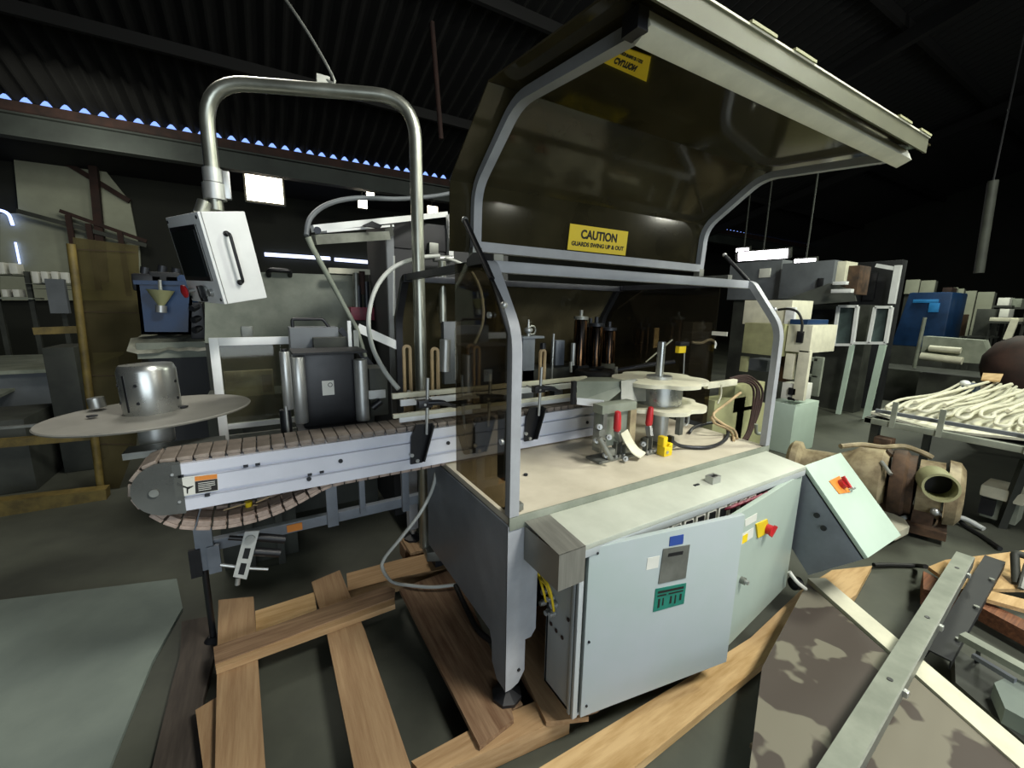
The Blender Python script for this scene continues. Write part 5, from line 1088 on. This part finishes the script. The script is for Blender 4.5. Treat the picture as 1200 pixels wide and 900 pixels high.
xbox(4.112,5.075,1.899,2.592,8.0,.35,'housing','grey_machine',gm)
xbox(4.284,4.487,2.293,2.455,7.98,.02,'notice','white_label',gm); xbox(4.078,4.242,1.916,2.521,8.1,.3,'dark_joint','black',gm); xbox(4.001,4.986,-0.116,1.907,8.1,.25,'lower_body','dark_machine',gm)
gm2 = thing('grey_cabinet', 'right grey steel cabinet with black handle and slanted lid shelf', 'cabinet', (7.8, 3.3, 0))
xbox(3.222,4.001,1.902,2.498,7.8,.3,'housing','grey_machine',gm2)
xbox(3.337,3.416,2.089,2.226,7.76,.04,'black_handle','black',gm2)
MB().slab([(7.6000,3.7587,1.9018), (7.6000,3.1708,2.1295), (8.0000,2.9987,2.0360), (8.0000,2.9422,1.8660), (7.6000,3.3880,1.8052)], .04, (1,0,0)).build('slanted_shelf', 'dark_machine', gm2)
xbox(3.106,3.305,2.114,2.478,7.9,.4,'cream_side','cream_plastic',gm2); xbox(2.956,3.129,2.103,2.153,7.6,.1,'white_rung','white_paint',gm2); xbox(2.838,3.095,1.978,2.034,7.5,.1,'white_rung','white_paint',gm2)
xbox(2.957,3.185,1.970,2.410,8.0,.4,'dark_side','rusty_metal',gm2)
a = (8.6000,4.0465,1.8194); c = (8.6000,2.9492,0.0607)
MB().box((8.6,c[1],.0), (8.9,a[1],a[2]), .006).build('dark_body', 'dark_machine', gm2)
xbox(3.571,3.816,0.995,1.392,8.56,.04,'dark_window','black',gm2); xbox(3.441,3.937,1.559,1.742,8.54,.06,'pipe_bank','black',gm2)
gm3 = thing('tall_cabinet', 'tall dark grey cabinet with white corner post at right', 'cabinet', (9.2, 3.0, 0))
a = (9.2000,3.4757,2.5633); c = (9.2000,2.8261,0.8519)
MB().box((9.2,c[1],0), (9.4,a[1],a[2]), .006).build('body', 'black_matt', gm3)
MB().bar((9.0000,2.8131,2.4587), (9.0000,2.8129,1.8451), .08, .08, (1,0,0)).build('white_post', 'white_paint', gm3)
MB().bar((9.0000,3.1053,2.4798), (9.0000,2.8380,2.4066), .06, .06).build('white_rail', 'white_paint', gm3)
xbox(3.122,3.283,1.905,2.373,9.15,.05,'dark_slot','black',gm3)
def shelf_under(o):
    P = [o.location+v.co for v in o.data.vertices]; lo = [min(p[i] for p in P) for i in range(3)]; hi = [max(p[i] for p in P) for i in range(3)]
    MB().box((lo[0]-.02, lo[1]-.05, lo[2]-.04), (hi[0]+.02, hi[1]+.05, lo[2])).build('shelf', 'dark_machine', rk2)
    for y in (lo[1]-.04, hi[1]+.02): MB().box((hi[0]-.05, y, 0), (hi[0]-.02, y+.03, lo[2]-.04)).build('upright', 'dark_machine', rk2)
def framed(name, label, px, x):
    r = thing(name, label, 'panel', px[3])
    c = [V(p) for p in px]
    for i in range(4): MB().bar(c[i], c[(i+1) % 4], .04, .07, (1,0,0)).build('rail', 'white_paint', r)
    MB().slab([p+V((.01,0,0)) for p in c], .01, (1,0,0)).build('pane', 'grey_glass', r)
    return r
f1 = framed('framed_window', 'left green white framed window panel standing on a thin leg', ((8.3000,3.2765,1.7896),(8.3000,3.0186,1.7915),(8.3000,3.0028,1.1740),(8.3000,3.2641,1.1518)), 8.3)
MB().bar((8.3000,3.0028,1.1740), ((8.3000,3.0283,0.2248)[0], (8.3000,3.0426,0.0591)[1], .0), .06, .06, (1,0,0)).build('leg', 'pale_green', f1)
MB().bar((8.3000,2.9951,1.2025), (8.3000,2.7938,1.2189), .04, .06, (1,0,0)).build('link_rail', 'white_paint', f1)
f2 = framed('framed_window', 'right green white framed window panel beside the white post', ((8.3000,2.7851,1.7801),(8.3000,2.5869,1.7819),(8.3000,2.5818,1.2361),(8.3000,2.7938,1.2189)), 8.3)
MB().bar((8.3000,2.6092,1.2074), ((8.3000,2.6348,0.2347)[0], (8.3000,2.6614,0.1868)[1], .0), .08, .06, (1,0,0)).build('leg', 'pale_green', f2)
# far clutter
bt = thing('blue_tank', 'blue plastic tank with bright top band beyond the white post', 'tank', (12, 3.2, 0))
a, c = (12.0000,3.5398,2.1317), (12.0000,2.8681,1.1919)
MB().hexa([(12,c[1]-.05,1.0),(13,c[1]-.05,1.0),(13,a[1]+.1,1.0),(12,a[1]+.1,1.0),(12,c[1]-.05,a[2]),(13,c[1]-.05,a[2]),(13,a[1]-.05,a[2]),(12,a[1]-.05,a[2])], .03).build('shell', 'blue_plastic', bt)
m = mat('bright_blue', '#2c86c8', 0.5)
xbox(3.005,3.399,1.915,1.986,11.97,.04,'top_band','bright_blue',bt); xbox(2.977,3.134,1.726,1.915,11.97,.04,'side_band','bright_blue',bt)
MB().box((12.0,c[1]-.1,0), (13,a[1]+.15,1.0)).build('stand', 'dark_machine', bt)
tag(MB().cyl((11.0000,2.9010,1.6228), (11.0000,2.9207,0.6422), .03, 8).build('thin_post', 'weathered_grey'), 'thin pale post in front of the blue tank', 'post')
for a, c, lab in (((14.0000,4.1749,2.5198), (14.0000,3.6073,2.1751), 'wide white corrugated sheet above the blue tank'), ((14.2000,3.3664,2.3156), (14.2000,3.1535,2.0360), 'small square white sheet right of the blue tank'), ((14.4000,3.2563,2.2405), (14.4000,2.6819,1.1868), 'tall pale grey sheet standing right of blue tank'), ((14.6000,3.5514,1.7145), (14.6000,3.3895,1.2387), 'narrow cream strip at right edge of blue tank'), ((14.8000,3.5171,1.9894), (14.8000,3.3387,1.8034), 'small pale box under the small square sheet')):
    x = a[0]; r = thing('sheet_panel', lab, 'sheet', (x, (a[1]+c[1])/2, c[2])); n = max(2, int(abs(a[1]-c[1])/.22))
    for k in range(n):
        y1 = a[1]+(c[1]-a[1])*k/n; y0 = a[1]+(c[1]-a[1])*(k+.92)/n
        MB().box((x,min(y0,y1),c[2]), (x+.06,max(y0,y1),a[2]-.03*(k % 2)), .01).build('rib', 'pale_wall', r)
    MB().box((x+.07,min(a[1],c[1]),0), (x+.12,max(a[1],c[1]),a[2]-.05)).build('backing', 'dark_machine', r)
hd2 = thing('grey_hood', 'grey sloped metal hood with white rolls in front of sheets', 'hood', (9.6, 2.0, .6))
c = [(9.6000,2.5077,1.3191), (9.6000,1.8157,1.2999), (9.6000,1.6724,0.9447), (9.6000,2.4923,0.9151)]
MB().slab(c, .3, (1,0,0)).build('shell', 'weathered_grey', hd2)
MB().box((9.7,(9.7000,1.7114,0.9610)[1],0), (10.1,(9.7000,2.4904,0.8660)[1],.70)).build('stand', 'dark_machine', hd2)
for p0, p1, r in (((9.5400,2.3902,1.1302),(9.5400,2.0185,1.1236),.05), ((9.5200,2.4712,0.9939),(9.5200,1.9716,0.9662),.06)):
    MB().cyl(p0, p1, r, 12).build('white_roll', 'hose_white', hd2)
rk2 = thing('rack', 'dark storage rack holding clutter at the far right', 'rack', (13, 1, 0))
br = thing('rust_drum', 'rusty brown rounded drum behind the hose table at right edge', 'drum', (8.6000,1.2030,0.9800))
q = V((8.6000,1.1888,0.9820)); MB().lathe([(0,-.2),(.36,-.2),(.42,0),(.41,.16),(.31,.34),(.15,.44),(0,.46)], q, n=28).build('shell', 'rust', br)
MB().box(tuple(q-V((.3,.3,q.z))), tuple(q+V((.3,.3,-.2)))).build('stand', 'dark_machine', br)
shelf_under(tag(xbox(2.215,2.377,1.885,2.038,13,.4,'carton','white_label'), 'small pale carton on the far shelf at right edge', 'carton'))
shelf_under(tag(xbox(2.085,2.258,1.855,2.025,13.2,.4,'carton','weathered_grey'), 'grey carton at the far right edge', 'carton'))
shelf_under(tag(xbox(1.885,2.247,1.577,1.644,12,.4,'bar','cream_plastic'), 'long cream bar above the rust drum', 'bar'))
shelf_under(tag(xbox(2.123,2.248,1.649,1.812,12.6,.4,'carton','white_label'), 'little white carton above the cream bar', 'carton'))
shelf_under(tag(xbox(2.285,2.541,1.273,1.807,12.5,.4,'machine','dark_machine'), 'dark upright machine right of the tall pale sheet', 'machine'))
shelf_under(tag(xbox(3.203,3.355,2.115,2.289,13.5,.4,'carton','rust'), 'brown carton above the right side of blue tank', 'carton'))
shelf_under(tag(xbox(2.823,3.078,1.226,1.695,13,.4,'drum','rusty_metal'), 'brown upright drum between blue tank and pale sheet', 'drum'))
tag(MB().box((10.6,-2,0),(11.7,4.6,.62)).build('far_bench', 'dark_machine'), 'long dark bench at the far right under all the clutter', 'bench')
tag(MB().bar((12.0000,1.9233,1.6222), (12.0000,1.9693,1.2412), .1, .06, (1,0,0)).build('cream_post', 'cream_plastic'), 'cream slanting post at the right edge above rust drum', 'post')

# ------------------------------------------------------------------ left background
yf = thing('yellow_fence', 'yellow safety fence post with brown mesh screen at left', 'fence', (-1.3, 4.85, 0))
MB().cyl((-1.3216,4.8500,0.0473), (-1.2508,4.8500,2.1292), .028, 12).build('post', 'fence_yellow', yf)
MB().bar((-2.0120,4.7200,0.0666), (-1.2445,4.7200,0.0267), .12, .13).build('kerb_rail', 'fence_yellow', yf)
MB().slab([(-1.2468,4.9000,2.1884), (-0.8426,4.9000,2.1562), (-0.9275,4.9000,1.1808), (-1.0493,4.9000,0.4008), (-1.2121,4.9000,0.0034), (-1.3352,4.9000,0.0303)], .006, (0,1,0)).build('mesh_screen', 'mesh_film', yf)
for a, c in (((-1.2484,4.8800,2.0928),(-0.8568,4.8800,2.0964)), ((-1.2648,4.8800,1.5929),(-0.8970,4.8800,1.5814)), ((-1.2838,4.8800,1.0536),(-0.9588,4.8800,1.0232)), ((-1.3084,4.8800,0.4478),(-1.0575,4.8800,0.4000))): MB().bar(a, c, .004, .004).build('mesh_wire', 'rust', yf)
MB().bar((-1.6600,5.2000,1.4179), (-1.3672,5.2000,1.4287), .05, .06).build('upper_rail', 'fence_yellow', yf)
MB().bar((-2.0071,5.0000,0.5157), (-1.3366,5.0000,0.4966), .05, .07).build('lower_rail', 'fence_yellow', yf)
MB().bar((-1.8300,4.6000,0.7268), (-1.4716,4.6000,0.7189), .03, .02).build('thin_rail', 'zinc', yf)
for a, c, lab in (((-3.1035,10.0000,2.1264), (-3.0285,10.0000,1.9412), 'white carton at the left end of upper row by the fence'), ((-2.9966,10.0000,2.1324), (-2.9198,10.0000,1.9458), 'second white carton of the upper row by the fence'), ((-2.8779,10.0000,2.1390), (-2.7992,10.0000,1.9508), 'third white carton of the upper row by the fence'), ((-2.7691,10.0000,2.1313), (-2.6765,10.0000,1.9560), 'white carton of upper row touching the yellow fence post'), ((-3.4588,10.0000,2.2493), (-3.3897,10.0000,2.0710), 'white carton on the left shelf at the picture edge'), ((-3.3410,10.0000,2.2441), (-3.2493,10.0000,2.0785), 'white carton second from the edge on left shelf'), ((-3.4716,10.0000,1.8303), (-3.4113,10.0000,1.7125), 'small white bag lower left on the floor rack edge'), ((-3.3509,10.0000,1.8345), (-3.2796,10.0000,1.7159), 'small white bag right of another on lower rack')):
    tag(MB().box((a[0],10,c[2]), (c[0],10.25,a[2]), .01).build('carton', 'white_label'), lab, 'carton')
rk = thing('rack', 'long low storage rack carrying the white cartons at left', 'rack', (-3.3, 10.2, 0))
for a, c in (((-3.1865,10.0000,1.9346), (-2.6521,10.0000,1.9291)), ((-3.6287,10.0000,2.0584), (-3.1893,10.0000,2.0550)), ((-3.6788,10.0000,1.7055), (-3.1245,10.0000,1.6789)), ((-3.1589,10.0000,1.8548), (-2.2793,10.0000,1.8577))): MB().box((a[0],9.95,c[2]), (c[0],10.4,a[2])).build('shelf', 'weathered_grey', rk)
for a in ((-3.5687,10.1000,2.1065), (-3.1928,10.1000,2.1275), (-2.8359,10.1000,2.1474), (-2.6503,10.1000,2.1578)): MB().box((a[0]-.03,10.1,0), (a[0]+.03,10.16,a[2])).build('upright', 'dark_machine', rk)
q = (-2.7864,9.8000,1.8626); MB().box((q[0]-.12,9.8,q[2]-.4), (q[0]+.1,9.9,q[2]+.15)).build('grey_unit', 'grey_machine', rk)
wl = thing('bench', 'grey flat topped bench with pale sheets at left edge', 'bench', (-2.2, 6, 0))
MB().box((-6.2,6.9,.0), (-1.9,8.6,.86)).build('body', 'grey_machine', wl); MB().box((-6.3,6.8,.86), (-1.85,8.7,.90)).build('top', 'weathered_grey', wl)
P = [(-2.8021,7.2269,0.6900), (-2.8943,8.5734,0.6900), (-2.5065,7.6015,0.6900), (-2.3590,6.0229,0.6900)]
tag(MB().slab([V(p) for p in P], .03, (0,0,-1)).build('pale_sheet', 'weathered_grey'), 'pale sheet lying on the dark crate at left edge', 'sheet')
q0, q1 = (-1.7645,5.6000,1.2382), (-1.5464,5.6000,0.7098)
tag(MB().box((q0[0],5.6,0), (q1[0],6.1,q0[2]), .01).build('dark_crate', 'dark_machine'), 'dark blue grey crate left of the yellow post', 'crate')
q1 = (-1.8258,5.3000,0.7994)
tag(MB().box((-3.2,5.2,0), (q1[0],5.9,.66), .01).build('low_crate', 'dark_machine'), 'long low dark crate under the pale sheet at left', 'crate')
# blue tub on a covered bench
tbn = thing('covered_bench', 'bench covered with crumpled grey plastic film under the blue tub', 'bench', (-.5, 4.3, 0))
a, c = (-0.8557,4.1500,1.4154), (-0.3702,4.1500,1.2942)
b = MB(); nx, ny = 14, 5; gr = []
for j in range(ny):
    gr.append([b.bm.verts.new((a[0]+(c[0]-a[0]+.3)*i/(nx-1), 4.1+.7*j/(ny-1), a[2]-.03-(.09 if j == 0 else 0)+.03*rr.random())) for i in range(nx)])
for j in range(ny-1):
    for i in range(nx-1): b.bm.faces.new([gr[j][i], gr[j][i+1], gr[j+1][i+1], gr[j+1][i]])
b.build('plastic_film', 'plastic_film', tbn)
MB().box((a[0]+.05,4.14,a[2]-.16), (c[0]+.25,4.75,a[2]-.04)).build('top', 'weathered_grey', tbn)
MB().box((a[0]+.1,4.2,0), (c[0]+.2,4.7,a[2]-.16)).build('body', 'black_matt', tbn)
tu = thing('blue_tub', 'dark blue plastic tub on the film covered bench at left', 'tub', (-.58, 4.3, a[2]))
p = [(-0.7664,4.2000,1.8230), (-0.4225,4.2000,1.8312), (-0.4727,4.2000,1.4302), (-0.7749,4.2000,1.4359)]; zb = p[2][2]
o4 = [V((q[0], 4.2, q[2])) for q in p]; i4 = [V((q[0], 4.6, q[2])) for q in p]
b = MB(); b.slab([o4[0], o4[1], o4[2], o4[3]], .02, (0,1,0)); b.slab([i4[0], i4[1], i4[2], i4[3]], .02, (0,1,0))
b.slab([o4[0], o4[3], i4[3], i4[0]], .02, (1,0,0)); b.slab([o4[1], o4[2], i4[2], i4[1]], .02, (-1,0,0)); b.slab([o4[3], o4[2], i4[2], i4[3]], .02, (0,0,1))
b.build('shell', 'blue_plastic', tu)
MB().bar(o4[0]+V((-.01,-.005,0)), o4[1]+V((.01,-.005,0)), .03, .03).build('rim', 'blue_plastic', tu)
fn_ = thing('funnel', 'tan conical funnel with bright spout hanging in front of the blue tub', 'funnel', (-0.6283,4.1200,1.6055))
a, c = V((-0.6159,4.1200,1.7701)), V((-0.6229,4.1200,1.6565)); MB().cyl(c, a, .02, 16, .085).build('cone', 'olive_beige', fn_)
MB().cyl((-0.6283,4.1200,1.6055), c, .035, 14).build('spout', 'steel', fn_); MB().cyl(a, (-0.6130,4.1200,1.8451), .012, 8).build('stem', 'steel', fn_)
for q, m_, lab in (((-0.6952,4.3000,1.8621),'black','black bundle at left on top of the blue tub'), ((-0.5898,4.3000,1.8803),'black_matt','dark machine part heaped at middle of blue tub'), ((-0.5061,4.3000,1.8646),'blue_plastic','blue lump beside the control box on the blue tub')):
    q = V(q); r = thing('machine_part', lab, 'part', tuple(q-V((0,0,.1))))
    MB().box(tuple(q-V((.10,.08,.10))), tuple(q+V((.09,.08,.03))), .02).build('body', m_, r); MB().cyl(tuple(q+V((-.03,0,.03))), tuple(q+V((-.02,0,.08))), .03, 10).build('stub', 'dark_steel', r)
q = V((-0.4261,4.2500,1.5637)); r = thing('valve_cluster', 'dark valve cluster between blue tub and the grey panel', 'valve', tuple(q-V((0,0,.15))))
MB().box(tuple(q-V((.05,.05,.17))), tuple(q+V((.05,.05,.12))), .01).build('body', 'black', r)
for dz in (-.10, -.02, .07): MB().cyl(tuple(q+V((-.02,-.09,dz))), tuple(q+V((.02,-.03,dz+.02))), .025, 10).build('knob', 'dark_steel', r)
# big grey panel box with black handles
gpn = thing('metal_box', 'large dusty grey steel panel box with black handle on top edge', 'panel', (.2, 3.7, 0))
P = [(-0.3093,3.6000,1.6760), (0.0024,3.6000,1.8024), (0.0852,3.6000,1.9083), (0.6818,3.6000,1.9146), (0.6753,3.6000,1.3771), (-0.3349,3.6000,1.4068)]
P[0] = (-0.2952,3.6000,1.8252); P[1] = (0.0106,3.6000,1.9042)
MB().slab(P, .35, (0,1,0)).build('front', 'weathered_grey', gpn)
a, c = (-0.3349,3.6000,1.4068), (0.6753,3.6000,1.3771); MB().box((a[0],3.62,0), (c[0],3.95,a[2])).build('base', 'dark_machine', gpn)
a, c = (0.0880,3.5700,1.8828), (0.2250,3.5700,1.8898); zt = 1.9224
MB().tube(rounded([(a[0],3.60,a[2]),(a[0],3.55,zt),(c[0],3.55,zt),(c[0],3.60,c[2])], .03), .017, 8).build('handle', 'black', gpn)
q = (-0.0779,3.5900,1.4618); MB().box((q[0]-.035,3.585,q[2]-.05), (q[0]+.035,3.6,q[2]+.06), .004).build('latch_plate', 'zinc', gpn)
vc = thing('valve_stack', 'small valves and rods right of the dusty grey panel', 'valve', (0.6920,3.4000,1.6038))
for a, c, m_ in (((0.6510,3.4000,1.6681), (0.6572,3.4000,1.9216), 'zinc'), ((0.6995,3.4000,1.7653), (0.7012,3.4000,1.9365), 'rust'), ((0.7263,3.4000,1.6561), (0.7292,3.4000,1.8621), 'dark_steel'), ((0.6683,3.4000,1.6360), (0.6712,3.4000,1.8279), 'dark_steel')):
    MB().cyl(a, c, .022, 10).build('stem', m_, vc)
MB().box(tuple(V((0.6869,3.4000,1.6297))-V((.09,.05,.06))), tuple(V((0.6869,3.4000,1.6297))+V((.09,.05,.04))), .01).build('block', 'maroon', vc)
MB().bar((0.4738,3.4500,1.9330), (0.9137,3.4500,1.9383), .04, .04).build('rail', 'cream_plastic', vc)
MB().box((0.6428,3.45,0), (0.7589,3.55,1.5760)).build('stand', 'dark_machine', vc)
